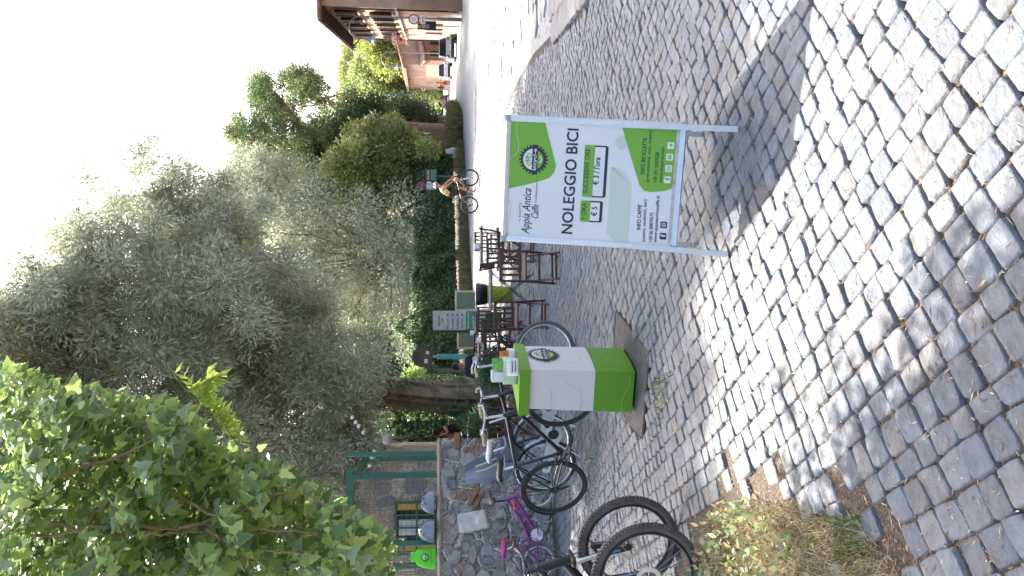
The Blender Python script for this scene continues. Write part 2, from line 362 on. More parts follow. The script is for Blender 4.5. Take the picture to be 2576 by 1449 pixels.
def setts():
    d1 = np.array([math.cos(math.radians(-61)), math.sin(math.radians(-61))]); d2 = np.array([math.cos(math.radians(40)), math.sin(math.radians(40))])
    pt = .118
    A = np.linalg.inv(np.stack([d1, d2], 1) * pt)
    def build(name, y0, y1, tg, jit, dome):
        cor = np.array([(-4 - y1 * .5, y0 - .5), (4 + y1 * .5, y0 - .5), (4 + y1 * .5, y1 + .5), (-4 - y1 * .5, y1 + .5)]); ab = cor @ A.T
        a0, a1 = int(ab[:, 0].min()) - 1, int(ab[:, 0].max()) + 2; b0, b1 = int(ab[:, 1].min()) - 1, int(ab[:, 1].max()) + 2
        a, b = np.meshgrid(np.arange(a0, a1 + 1), np.arange(b0, b1 + 1), indexing='ij')
        hsh = lambda x, k: (np.sin(x * 127.1 + k * 311.7) * 43758.5453) % 1
        # rows are continuous along d1 and every row is pushed along by its own amount
        aa = a + hsh(b * 1., 3.) * .38
        bb0 = b + (hsh(b * 2.1, 9.) - .5) * .22 + (hsh(a * 3.1 + b * 1.7, 8.) - .5) * jit * .7
        def pos(aa, bb):
            p = (aa[..., None] * d1 + bb[..., None] * d2) * pt
            wv = np.stack([.05 * np.sin(p[..., 1] * 1.1 + .4) + .03 * np.sin(p[..., 0] * 1.9), .05 * np.sin(p[..., 0] * 1.3 + 1)], -1)
            return p + wv
        # corner arrays for every stone (its own row shift at both sides)
        ai = slice(0, -1)
        wj = (hsh(a * 1.3 + b * 7.7, 5.) - .5) * jit * .9; n1 = aa[:-1, :-1] + wj[:-1, :-1]; n2 = aa[1:, :-1] + wj[1:, :-1]; lo = b[:-1, :-1] + (hsh(b[:-1, :-1] * 2.1, 9.) - .5) * .22; hi = b[:-1, 1:] + (hsh(b[:-1, 1:] * 2.1, 9.) - .5) * .22
        js = lambda k: (hsh(a[:-1, :-1] * 5.3 + b[:-1, :-1] * 2.9, k) - .5) * jit * .55
        c00 = pos(n1 + js(1), lo + js(2)); c10 = pos(n2 + js(3), lo + js(4)); c11 = pos(n2 + js(5), hi + js(6)); c01 = pos(n1 + js(7), hi + js(11))
        cor4 = np.stack([c00, c10, c11, c01], 2).reshape(-1, 4, 2)
        ctr = cor4.mean(1); x, y = ctr[:, 0], ctr[:, 1]
        keep = (y >= y0) & (y < y1) & (np.abs(x - .6) < .46 * y + 2.2)
        keep &= ~inpoly(x, y, [(p.x, p.y) for p in PLATE])
        ke = [(p.x, p.y) for p in KERB]; keep &= ~inpoly(x, y, ke + [(40, ke[-1][1]), (40, ke[0][1])])
        keep &= ~((x < -2.2) & (y > 11.5 + (x + 2.2) * .66)) & ~((y > 14) & (x < -2.5 - (y - 14) * .03))
        wd = inpoly(x, y, WEED); keep &= ~(wd & (rng.uniform(size=len(x)) < .93))
        edge = inpoly(x - .25, y, WEED); keep &= ~(edge & (rng.uniform(size=len(x)) < .2))
        
        cor4 = cor4[keep]; ctr = ctr[keep][:, None]; n = len(cor4)
        gap = rng.uniform(.0, .05, (n, 1, 1)); cor4 = cor4 + (ctr - cor4) * gap
        m = len(tg); U, Vv = np.meshgrid(tg, tg, indexing='ij'); U = U.ravel()[None, :, None]; Vv = Vv.ravel()[None, :, None]
        p = cor4[:, None, 0] * (1 - U) * (1 - Vv) + cor4[:, None, 1] * U * (1 - Vv) + cor4[:, None, 2] * U * Vv + cor4[:, None, 3] * (1 - U) * Vv
        uu = np.abs(U * 2 - 1); vv = np.abs(Vv * 2 - 1); rr = (uu ** 8 + vv ** 8) ** (1 / 8); mx = np.maximum(uu, vv)
        kf = np.where(rr > 1e-6, mx / np.maximum(rr, 1e-6), 1.0); p = ctr + (p - ctr) * kf
        zt = rng.normal(0, .0035, (n, 1)); tl = rng.normal(0, .03, (n, 1, 2))
        z = zt + ((p - ctr) * tl).sum(-1) + dome * (1 - mx[..., 0] ** 4) * rng.uniform(.1, 1.5, (n, 1))
        z = z + .003 * np.sin(p[..., 0] * 90 + zt * 900) * np.cos(p[..., 1] * 75 + zt * 700)
        z = np.where(mx[..., 0] > .97, -.022, z); 
        V = np.concatenate([p, z[..., None]], -1).reshape(-1, 3)
        q = (np.arange(m - 1)[:, None] * m + np.arange(m - 1)[None]).ravel(); qf = np.stack([q, q + m, q + m + 1, q + 1], 1)
        K = (np.arange(n)[:, None, None] * m * m + qf[None]).ravel()
        base = np.array([(.142, .160, .185), (.158, .175, .198), (.125, .142, .170), (.165, .168, .178), (.138, .148, .162), (.150, .148, .150)])
        t = base[rng.integers(0, 6, n)] * rng.uniform(.72, .98, (n, 1))
        o = np_mesh(name, V, K, 4, STONE, np.repeat(t, m * m, 0), None, True)
        return tag(o, kind='structure')
    build('cobblestones', 1.2, 5.6, np.array([0, .03, .10, .35, .65, .90, .97, 1]), .24, .0035)
    build('cobblestones', 5.6, 13, np.array([0, .05, .2, .8, .95, 1]), .22, .004)
    build('cobblestones', 13, 34.6, np.array([0, .12, .88, 1]), .28, .006)
setts()
# big worn slabs where the old road begins
basalt = M('old_basalt_slab', (.13, .125, .12), .6, 0, .3, 5, .8, 18)
slabm = M('worn_pale_slab', (.30, .30, .29), .6, 0, .25, 3, .8, 12)
mb = MB()
def slab(mb, c, L, Wd, ang, z=.02, th=.08):
    n = 12; pts = []
    for i in range(n):
        a = 2 * PI * i / n; k = 1 / (abs(math.cos(a)) ** 4 + abs(math.sin(a)) ** 4) ** .25 * random.uniform(.9, 1.04)
        x, y = math.cos(a) * k * L / 2, math.sin(a) * k * Wd / 2
        pts.append((c[0] + x * math.cos(ang) - y * math.sin(ang), c[1] + x * math.sin(ang) + y * math.cos(ang)))
    s_ = lambda q, zz: [(c[0] + (p[0] - c[0]) * q, c[1] + (p[1] - c[1]) * q, zz) for p in pts]
    mb.loft([s_(1, z - th), s_(1, z - .018), s_(.94, z), s_(.6, z + random.uniform(.0, .02))], True)
for i in range(9):
    t = i / 9; a = KERB[0].lerp(KERB[3], t); d = (KERB[3] - KERB[0]).normalized()
    slab(mb, (a.x + .12, a.y + .1), .52 * random.uniform(.8, 1.2), .40, math.atan2(d.y, d.x) + random.uniform(-.1, .1), .045)
    slab(mb, (a.x + .55, a.y + .42), .55, .42, math.atan2(d.y, d.x) + random.uniform(-.2, .2), .04)
tag(mb.build('kerb_stones', basalt, smooth=True), kind='structure')
mb = MB(); kp = [(p.x, p.y) for p in KERB]
gx, gy = np.meshgrid(np.arange(0, 22, .62), np.arange(6, 40, .5)); cand = np.stack([gx.ravel(), gy.ravel()], 1) + rng.normal(0, .06, (gx.size, 2))
cand = cand[inpoly(cand[:, 0], cand[:, 1], [(p[0] + .7, p[1] + .5) for p in kp] + [(kp[-1][0] + .5, 27), (19, 42), (22, 40), (22, kp[0][1])])]
for c in cand:
    if abs(c[0]) < .42 * c[1] + 1: slab(mb, c, random.uniform(.5, .66), random.uniform(.4, .54), random.uniform(-.25, .25) + .2, random.uniform(.0, .035))
tag(mb.build('old_road_slabs', slabm, smooth=True), kind='structure')
# steel chequer plate
tread = M('tread_steel', (.095, .09, .085), .75, 0, .25, 12, spec=.2)
mb = MB(); pl = [(p.x, p.y, .004) for p in PLATE]; mb.poly(pl, th=.05); pc = [(p[0], p[1]) for p in pl]
xs = np.array([p[0] for p in pc]); ys = np.array([p[1] for p in pc]); k = 0
ax = (PLATE[1] - PLATE[0]).normalized(); ay = Vector((-ax.y, ax.x, 0))
for i in range(-60, 60):
    for j in range(-60, 60):
        c = PLATE[0] + ax * i * .032 + ay * j * .032
        if inpoly(np.array([c.x]), np.array([c.y]), pc)[0]:
            a = ax if (i + j) % 2 else ay; b = ay if (i + j) % 2 else ax; q = .012; e = .0045
            mb.add([(c.x - a.x * q, c.y - a.y * q, .0045), (c.x - b.x * e, c.y - b.y * e, .0045), (c.x + a.x * q, c.y + a.y * q, .0045), (c.x + b.x * e, c.y + b.y * e, .0045),
                    (c.x, c.y, .010)], [(0, 1, 4), (1, 2, 4), (2, 3, 4), (3, 0, 4)])
pla = mb.build('access_cover', tread); tag(pla, 'dark chequered steel plate set in the cobbles under the green and white stand', 'manhole cover')
mb = MB()
for a, b in zip(PLATE, PLATE[1:] + PLATE[:1]):
    mb.tube([(a.x, a.y, .0), (b.x, b.y, .0)], .011, 4)
mb.build('frame', M('rusty_frame', (.05, .035, .028), .8, .2, .3), pla)
# straw, chips and dry leaves caught in the joints
n = 26000; yy = rng.uniform(1.9, 13, n) ** 1.0; xx = rng.uniform(-.42, .40, n) * yy + rng.normal(0, .1, n) - .1
keep = rng.uniform(size=n) < np.clip(.35 - .35 * xx + .2 * (yy < 5), .08, 1); xx, yy = xx[keep], yy[keep]; n = len(xx)
a = rng.uniform(0, 2 * PI, n); D = np.stack([np.cos(a), np.sin(a), rng.normal(0, .12, n)], 1)
leaves('fallen_straw', np.stack([xx, yy, rng.uniform(-.008, .008, n)], 1), D, rng.uniform(.008, .05, n) , rng.uniform(.002, .006, n), tints(n, [(.42, .31, .17), (.30, .19, .10), (.5, .42, .28), (.2, .12, .06)]), None, STRAW, flat=np.tile([0, 0, 1.], (n, 1)) + rng.normal(0, .3, (n, 3)))
bpy.data.objects['fallen_straw']['kind'] = 'stuff'
# ---------------------------------------------------------------- A-board
st = [(0, 0, 0)]
TL, TR, BL, BR = P(1258, 603, 4.56), P(1272, 287, 4.40), P(1702, 632, 4.355), P(1728, 308, 4.19)
X = ((TR - TL) + (BR - BL)).normalized(); Yv = ((TL - BL) + (TR - BR)); Yv = (Yv - X * Yv.dot(X)).normalized(); Z = X.cross(Yv)
W_, H_ = ((TR - TL).length + (BR - BL).length) / 2, ((TL - BL).length + (TR - BR).length) / 2
bm = Matrix((( X.x, Yv.x, Z.x, BL.x), (X.y, Yv.y, Z.y, BL.y), (X.z, Yv.z, Z.z, BL.z), (0, 0, 0, 1)))
board = empty('pavement_sign', mat=bm)
tag(board, 'aluminium A-board advertising NOLEGGIO BICI on a white and green poster', 'pavement sign')
def frame_mb():
    f = MB(); fw = .033; n = 1
    for x0, y0, x1, y1 in ((0, 0, W_, 0), (0, H_, W_, H_), (0, 0, 0, H_), (W_, 0, W_, H_)):
        hor = y0 == y1; prof = [(0, -.012), (0, .006), (.008, .013), (.024, .011), (fw, .004), (fw, -.012)]
        rings = []
        for t_ in (0, 1):
            rg = []
            for a_, z_ in prof:
                if hor:
                    s_ = 1 if y0 == 0 else -1; rg.append(((a_ if t_ == 0 else W_ - a_), y0 + s_ * a_, z_))
                else:
                    s_ = 1 if x0 == 0 else -1; rg.append((x0 + s_ * a_, (a_ if t_ == 0 else H_ - a_), z_))
            rings.append(rg)
        f.loft(rings, True)
    return f
frame_mb().build('frame', alu, board, True)
fc = MB()
for cx, cy, sx, sy in ((0, 0, 1, 1), (W_, 0, -1, 1), (0, H_, 1, -1), (W_, H_, -1, -1)):
    fc.box((cx + sx * .017, cy + sy * .017, .0), (.040, .040, .031), None, .009)
fc.build('corner_cap', M('clear_grey_plastic', (.32, .35, .38), .3), board, True)
post = MB(); post.box((W_ / 2, H_ / 2, -.004), (W_ - .05, H_ - .05, .008)); post.build('poster', paper, board)
def zt(u, v):
    """zoomed-photo pixel on the poster -> panel coordinates"""
    s = .5; t = .5
    for _ in range(4):
        s = ((1205 + 105 * t) - v) / ((1205 + 105 * t) - (105 + 65 * t)); t = (u - (165 + 42 * s)) / ((1705 + 90 * s) - (165 + 42 * s))
    return (s * W_, (1 - t) * H_)
art = MB(); z0 = .0012
art.mat(2); pg = lambda L, z: art.poly([(*zt(*p), z) for p in L])
pg([(212, 745), (232, 152), (560, 165), (640, 480), (656, 545), (640, 600), (600, 645), (545, 668), (400, 705)][::-1], z0)
pg([(1228, 197), (1730, 212), (1680, 738), (1600, 765), (1480, 776), (1425, 765), (1385, 715), (1350, 600)][::-1], z0)
art.mat(0)
put_text(art, 'NOLEGGIO BICI', zt(800, 1150), zt(856, 228), .062, z0 + .001, 0, .0022)
put_text(art, 'Appia Antica', zt(415, 1150), zt(437, 745), .046, z0, .25, .0006)
put_text(art, 'Caffe', zt(497, 1015), zt(503, 890), .040, z0, .25, .0006)
put_text(art, '· IL BARETTO ·', zt(340, 1045), zt(350, 850), .011, z0)
put_text(art, 'in collaborazione con', zt(484, 868), zt(497, 650), .013, z0, .3)
for (u0, u1, u2, v0, v1) in ((865, 952, 1058, 1036, 846), (885, 975, 1090, 815, 362)):
    q0 = zt(u0, v0); q1 = zt(u0 + (v0 - v1) * .045, v1); m0 = zt(u1, v0); e0 = zt(u2, v0)
    art.mat(0).poly(rrect(q0[0], e0[1], q1[0], q0[1], .012, z0)); art.mat(1).poly(rrect(q0[0] + .008, e0[1] + .016, q1[0] - .008, m0[1], .004, z0 + .0010))
    art.mat(2).poly(rrect(q0[0], m0[1], q1[0], q0[1], .009, z0 + .0010))
art.mat(0)
put_text(art, '1 ORA', zt(918, 1015), zt(926, 868), .026, z0 + .002, 0, .0004); put_text(art, 'SUCCESSIVE ORE', zt(932, 785), zt(955, 395), .026, z0 + .002, 0, .0004)
put_text(art, '€ 5', zt(1015, 990), zt(1020, 908), .031, z0 + .002, 0, .0012); put_text(art, "€ 3 / l'ora", zt(1028, 712), zt(1046, 472), .031, z0 + .002, 0, .0012)
put_text(art, "INFO CAFFE'", zt(1395, 1113), zt(1405, 885), .021, z0 + .001, 0, .0009); put_text(art, '(cestini, sandwich, bar)', zt(1432, 1222), zt(1448, 842), .017, z0 + .001, 0, .0005)
put_text(art, '+39 06 89879575', zt(1497, 1228), zt(1507, 960), .020, z0 + .001, 0, .0005); put_text(art, 'www.appiaanticacaffe.it', zt(1533, 1230), zt(1558, 810), .018, z0 + .001, 0, .0006)
put_text(art, 'INFO BICICLETTE', zt(1425, 620), zt(1448, 303), .021, z0 + .001, 0, .0009); put_text(art, '(prenotazioni, tour, eventi)', zt(1462, 692), zt(1490, 238), .017, z0 + .001, 0, .0005)
put_text(art, '+39 351 0043528', zt(1535, 697), zt(1552, 428), .020, z0 + .001, 0, .0005); put_text(art, 'www.bicycl-e.com', zt(1578, 697), zt(1598, 383), .018, z0 + .001, 0, .0006)
def icon(u, v, kind, a, b):
    x, y = zt(u, v); r = .0185; art.mat(a).poly(rrect(x - r, y - r, x + r, y + r, .006, z0 + .001)); art.mat(b); zz = z0 + .002
    if kind == 'f': put_text(art, 'f', (x - .004, y - .014), (x + .010, y - .014), .026, zz, 0, .002)
    elif kind == 'c':
        art.poly(rrect(x - .011, y - .011, x + .011, y + .011, .004, zz)); art.mat(a).poly(rrect(x - .008, y - .008, x + .008, y + .008, .003, zz + .0006)); art.mat(b); annulus(art, (x, y), .003, .0052, zz + .0012, 14)
    elif kind == 'p':
        art.poly(rrect(x - .012, y - .009, x + .012, y + .009, .004, zz)); art.mat(a).poly([(x - .004, y - .005, zz + .0006), (x + .006, y, zz + .0006), (x - .004, y + .005, zz + .0006)])
    else: art.poly([(x - .011, y - .002, zz), (x + .011, y + .010, zz), (x + .006, y - .011, zz), (x - .001, y - .004, zz)][::-1])
icon(1588, 1172, 'f', 0, 1); icon(1594, 1070, 'c', 0, 1); icon(1624, 666, 'f', 1, 2); icon(1634, 568, 'c', 1, 2); icon(1642, 468, 'p', 1, 2); icon(1652, 368, 't', 1, 2)
# hatched pill and disc
art.mat(3); c0 = zt(1185, 1232); c1 = zt(1240, 560); hh = .062; x = c0[0]
while x < c1[0]:
    for k2 in (0,):
        e = max(0, (x - (c1[0] - hh)) / hh); q = hh * math.sqrt(max(0, 1 - e * e)); cy = c0[1] - .004
        strip(art, [(x - q * .9, cy - q), (min(x + q * .9, c1[0]), cy + q)], .0011, z0)
    x += .0072
cc = zt(1233, 340)
for i in range(-7, 8):
    o_ = i * .0055; q = math.sqrt(max(0, .038 ** 2 - o_ ** 2)); strip(art, [(cc[0] + o_ * .7 - q * .7, cc[1] - o_ * .7 - q * .7), (cc[0] + o_ * .7 + q * .7, cc[1] - o_ * .7 + q * .7)], .0014, z0)
def dots(pts, mi, r=.0022, step=.0085, z=z0 + .001):
    art.mat(mi); acc = 0
    for a_, b_ in zip(pts[:-1], pts[1:]):
        a_, b_ = Vector(zt(*a_)), Vector(zt(*b_)); Ld = (b_ - a_).length; t_ = 0
        while t_ < Ld: art.poly(disc_pts(a_.lerp(b_, t_ / Ld), r, 6, z=z)); t_ += step
dots([(310, 160), (305, 230), (312, 290), (327, 350), (322, 410), (280, 455), (240, 490)], 1)
dots([(215, 815), (245, 845), (255, 900), (248, 960), (235, 1050), (225, 1130)], 2)
logo(art, zt(458, 487), .082, z0 + .0012)
art.mat(4); put_text(art, 'eo', zt(228, 1162), zt(228, 1135), .010, z0)
art.build('print', [dark, paper, lime, M('pale_lime_lines', lin((150, 195, 120)), .5, 0, .02), lime], board)
tape = MB(); tape.box((W_ / 2, .045, .002), (W_ - .08, .016, .002))
tape.build('tape', M('clear_tape', (.45, .42, .38), .2, 0, .3, 20), board)
def world_part(parent, mb, name, m, sm=False):
    o = mb.build(name, m, None, sm); o.parent = parent; o.matrix_parent_inverse = parent.matrix_world.inverted(); return o
Mtl = bm; fl, fr, bl_, br_ = G(1834, 640), G(1861, 325), G(1745, 616), G(1768, 339)
legm = M('leg_aluminium', (.60, .60, .58), .45, .4, .06)
def flat_leg(a, b, wd=.030, th=.014):
    mb = MB(); a, b = Vector(a), Vector(b); xx_ = X * wd / 2; d = (b - a).normalized(); yy_ = d.cross(X).normalized() * th / 2
    mb.loft([[p - xx_ - yy_, p + xx_ - yy_, p + xx_ + yy_, p - xx_ + yy_] for p in (a, b)], True); return mb
def inb(x, y, z): return bm @ Vector((x, y, z))
for f_, x in ((fl, .03), (fr, W_ - .03)):
    world_part(board, flat_leg(inb(x, H_ - .05, -.022), f_ + Vector((0, 0, .01))), 'leg', legm)
for f_, x in ((bl_, .03), (br_, W_ - .03)):
    world_part(board, flat_leg(inb(x, H_ - .01, -.045), f_ + Vector((0, 0, .01))), 'leg', legm)
# rear panel of the A
rb = MB(); tl, tr = inb(0, H_, -.05), inb(W_, H_, -.05)
bl2 = tl.lerp(bl_, .79) - X * .03; br2 = tr.lerp(br_, .79) + X * .03
nn = (tr - tl).cross(bl2 - tl).normalized() * .012
rb.loft([[tl, tr, br2, bl2], [tl + nn, tr + nn, br2 + nn, bl2 + nn]], True); world_part(board, rb, 'rear_panel', alu)

# ---------------------------------------------------------------- cardboard stand
N_, L_, R_ = G(1605, 936), G(1597, 1037), G(1570, 876)
lean = Vector((.032, .0, 0)); ht = .955
arc = []
for i in range(9):
    t = i / 8; p = N_.lerp(R_, t); d = (R_ - N_).normalized(); nrm = Vector((d.y, -d.x, 0)); arc.append(p + nrm * .018 * 4 * t * (1 - t))
B_ = L_ + (R_ - N_)
foot = [L_] + arc + [B_ + Vector((.02, .02, 0))]
cen = sum(foot, Vector()) / len(foot)
stand = empty('leaflet_stand', cen); tag(stand, 'waist-high white and lime green cardboard stand with a gear logo, standing on the steel plate', 'display stand')
box_w = M('white_card', lin((214, 208, 204)), .5, 0, .04, 2); box_g = M('lime_card', lin((100, 152, 36)), .42, 0, .04, 3)
def lvl(k, z, grow=1.): return [cen + (p - cen) * grow * k + lean * (z / ht) + Vector((0, 0, z)) for p in foot]
def wp(parent, mb, name, m, sm=False): return world_part(parent, mb, name, m, sm)
bpy.context.view_layer.update()
zb = .345
m1 = MB(); m1.loft([lvl(1.0, .025), lvl(.995, zb)], True); wp(stand, m1, 'lower_sleeve', box_g)
m1 = MB(); m1.loft([lvl(.995, zb + .0005), lvl(.97, ht - .06)], True); wp(stand, m1, 'upper_sleeve', box_w)
m1 = MB(); m1.loft([lvl(1.10, ht - .085), lvl(1.13, ht)], False)
m1.loft([lvl(1.11, ht), lvl(1.11, ht - .025)], True); wp(stand, m1, 'lid', box_g)
# drawings on the two visible faces
def face_T(a, b, z, out=.004):
    a = Vector(a); b = Vector(b); x = (b - a).normalized(); y = (Vector((0, 0, 1)) + lean / ht).normalized(); y = (y - x * y.dot(x)).normalized(); n_ = x.cross(y)
    o_ = a + lean * (z / ht) + n_ * out; return Matrix(((x.x, y.x, n_.x, o_.x), (x.y, y.y, n_.y, o_.y), (x.z, y.z, n_.z, o_.z + z), (0, 0, 0, 1)))
Tf = face_T(arc[0], arc[8], 0, .0215); wr = (arc[8] - arc[0]).length
aw = MB(); logo(aw, (wr * .53, .735), .135, .002, Tf, .98)
aw.mat(2)
def curved_dots(aw, pts, mi, T, r=.0032, step=.016):
    aw.mat(mi)
    for a_, b_ in zip(pts[:-1], pts[1:]):
        a_, b_ = Vector(a_), Vector(b_); Ld = (b_ - a_).length; t_ = 0
        while t_ < Ld: p = a_.lerp(b_, t_ / Ld); aw.add(disc_pts(p, r, 6, z=.0025), [tuple(range(6))], T); t_ += step
curved_dots(aw, [(wr * .2, .60), (wr * .22, .50), (wr * .30, .45), (wr * .5, .43), (wr * .65, .47), (wr * .8, .49)], 2, Tf)
Tl = face_T(L_, N_, 0, .006); wl = (N_ - L_).length
curved_dots(aw, [(wl * .05, .46), (wl * .3, .435), (wl * .55, .46), (wl * .7, .53), (wl * .8, .60)], 2, Tl)
curved_dots(aw, [(wl * .05, .71), (wl * .2, .69), (wl * .45, .69), (wl * .62, .71)], 2, Tl)
curved_dots(aw, [(0, .10), (wl * .2, .12), (wl * .4, .11), (wl * .65, .07), (wl * .95, .06)], 1, Tl)
curved_dots(aw, [(0.1, .09), (wr * .3, .14), (wr * .42, .20), (wr * .7, .24)], 1, Tf)
wp(stand, aw, 'printed_mark', [dark, box_w, box_g])
top = ht + .002
pN = cen + (N_ - cen) * .8 + lean; pd = (N_ - L_).normalized(); pe = (R_ - N_).normalized()
def tray(name, label, c, d, mats, sheets, col, tilt=.0):
    t = empty(name, (c.x, c.y, top), math.atan2(pd.y, pd.x) + tilt); tag(t, label, 'leaflet holder', 'leaflet holders on the green stand')
    w_, dp, h_ = d; b = MB(); b.box((0, 0, .006), (w_, dp, .012)); b.box((0, -dp / 2 + .003, h_ / 2), (w_, .006, h_)); b.box((0, dp / 2 - .003, h_ * .6), (w_, .006, h_ * 1.2))
    for s_ in (-1, 1): b.box((s_ * (w_ / 2 - .003), 0, h_ / 2), (.006, dp - .012, h_))
    b.build('box', mats, t)
    if sheets:
        for i, (n_, c_, hh_) in enumerate(sheets):
            sb = MB()
            for k_ in range(n_):
                y_ = -dp / 2 + .015 + (dp - .03) * (k_ + .5) / n_; a_ = random.uniform(-.04, .10)
                R = Matrix.Translation((c_, y_, hh_ / 2 + .008)) @ Matrix.Rotation(a_, 4, 'X') @ Matrix.Rotation(random.uniform(-.05, .05), 4, 'Y'); sb.box((0, 0, 0), (w_ * .8 / len(sheets), .0035, hh_), R)
            sb.build('leaflets', col[i], t)
    return t
glz = M('leaflet_paper', (.72, .76, .80), .5, 0, .05); glg = M('green_leaflets', lin((110, 175, 90)), .5, 0, .3, 30)
c1 = cen + lean - pd * .02 - pe * .06
tray('leaflet_tray', 'tall pale green box holding a thick stack of white leaflets on the green stand', c1 - pd * .02, (.20, .12, .115), M('pale_green_plastic', lin((205, 215, 195)), .4), [(14, -.045, .20), (9, .055, .19)], [glz, glg], .1)
tt = tray('leaflet_tray', 'small white slotted basket at the front corner of the green stand', c1 - pe * .12 + pd * .06, (.13, .09, .075), white, None, None, .55)
sl_ = MB()
for k_ in range(2): sl_.box((0, -.0465, .028 + k_ * .025), (.09, .003, .008)); sl_.box((.0665, 0, .028 + k_ * .025), (.003, .05, .008))
sl_.build('slot', dark, tt)
t3 = tray('leaflet_tray', 'low tray with orange and yellow leaflets at the right end of the green stand', c1 + pe * .13 + pd * .03, (.15, .10, .06), white, [(8, 0, .12)], [M('orange_leaflets', lin((190, 120, 50)), .5, 0, .5, 40)], .2)
cup = MB(); cup.lathe([(.024, 0), (.03, .09), (.027, .088), (.022, .004)], 16); cu = cup.build('paper_cup', M('green_cup', lin((30, 110, 85)), .4), None, True); cu.location = (c1 + pe * .20 - pd * .03) + Vector((0, 0, top)) - Vector((0, 0, 0)); cu.location.z = top
tag(cu, 'dark green cup beside the orange leaflets on the green stand', 'cup')
# ---------------------------------------------------------------- bicycles
spoke_m = M('spoke_steel', (.45, .46, .48), .35, .7, .05)
def wheel(parent, x, R, tyre_r, tyre_m, rim_m, knob=False, nsp=28, rz=0., disc=False):
    wh = empty('wheel', (x, 0, R)); wh.parent = parent; wh.rotation_euler = (0, 0, rz)
    t = MB(); t.ring((0, 0, 0), R - tyre_r, tyre_r, 'y', 56, 8, .95)
    if knob:
        for i in range(84):
            a = 2 * PI * i / 84
            for yo, ro in ((-.55, .96), (0, 1.12), (.55, .96)):
                a2 = a + (.0 if yo else PI / 84); Rr = R - tyre_r + tyre_r * ro
                T = Matrix.Rotation(-a2, 4, 'Y') @ Matrix.Translation((Rr, yo * tyre_r * 1.15, 0)); t.box((0, 0, 0), (.011, .014, .014), T)
    t.build('tyre', tyre_m, wh, not knob or True)
    r = MB(); r.ring((0, 0, 0), R - tyre_r * 2 - .008, .011, 'y', 56, 6, .9); r.build('rim', rim_m, wh, True)
    s_ = MB(); Ri = R - tyre_r * 2 - .015
    for i in range(nsp):
        a = 2 * PI * i / nsp; b_ = a + (1 if i % 4 < 2 else -1) * .9; y = .03 if i % 2 else -.03
        s_.tube([(.022 * math.cos(b_), y, .022 * math.sin(b_)), (Ri * math.cos(a), 0, Ri * math.sin(a))], .0013, 4, False)
    s_.build('spokes', spoke_m, wh)
    hb = MB(); hb.tube([(0, -.055, 0), (0, -.035, 0), (0, -.034, 0), (0, .034, 0), (0, .035, 0), (0, .055, 0)], [.012, .012, .026, .026, .012, .012], 12); hb.build('hub', steeld, wh, True)
    if disc:
        d = MB(); T = Matrix.Rotation(PI / 2, 4, 'X') @ Matrix.Translation((0, 0, .042)); annulus(d, (0, 0), .055, .082, 0, 30, 0, 2 * PI, T)
        for k in range(6): strip(d, [(.02 * math.cos(k), .02 * math.sin(k)), (.056 * math.cos(k * 1.047), .056 * math.sin(k * 1.047))], .008, 0, T)
        d.build('brake_disc', chrome, wh)
    return wh
def part(parent, mb, name, m, sm=True): return mb.build(name, m, parent, sm)
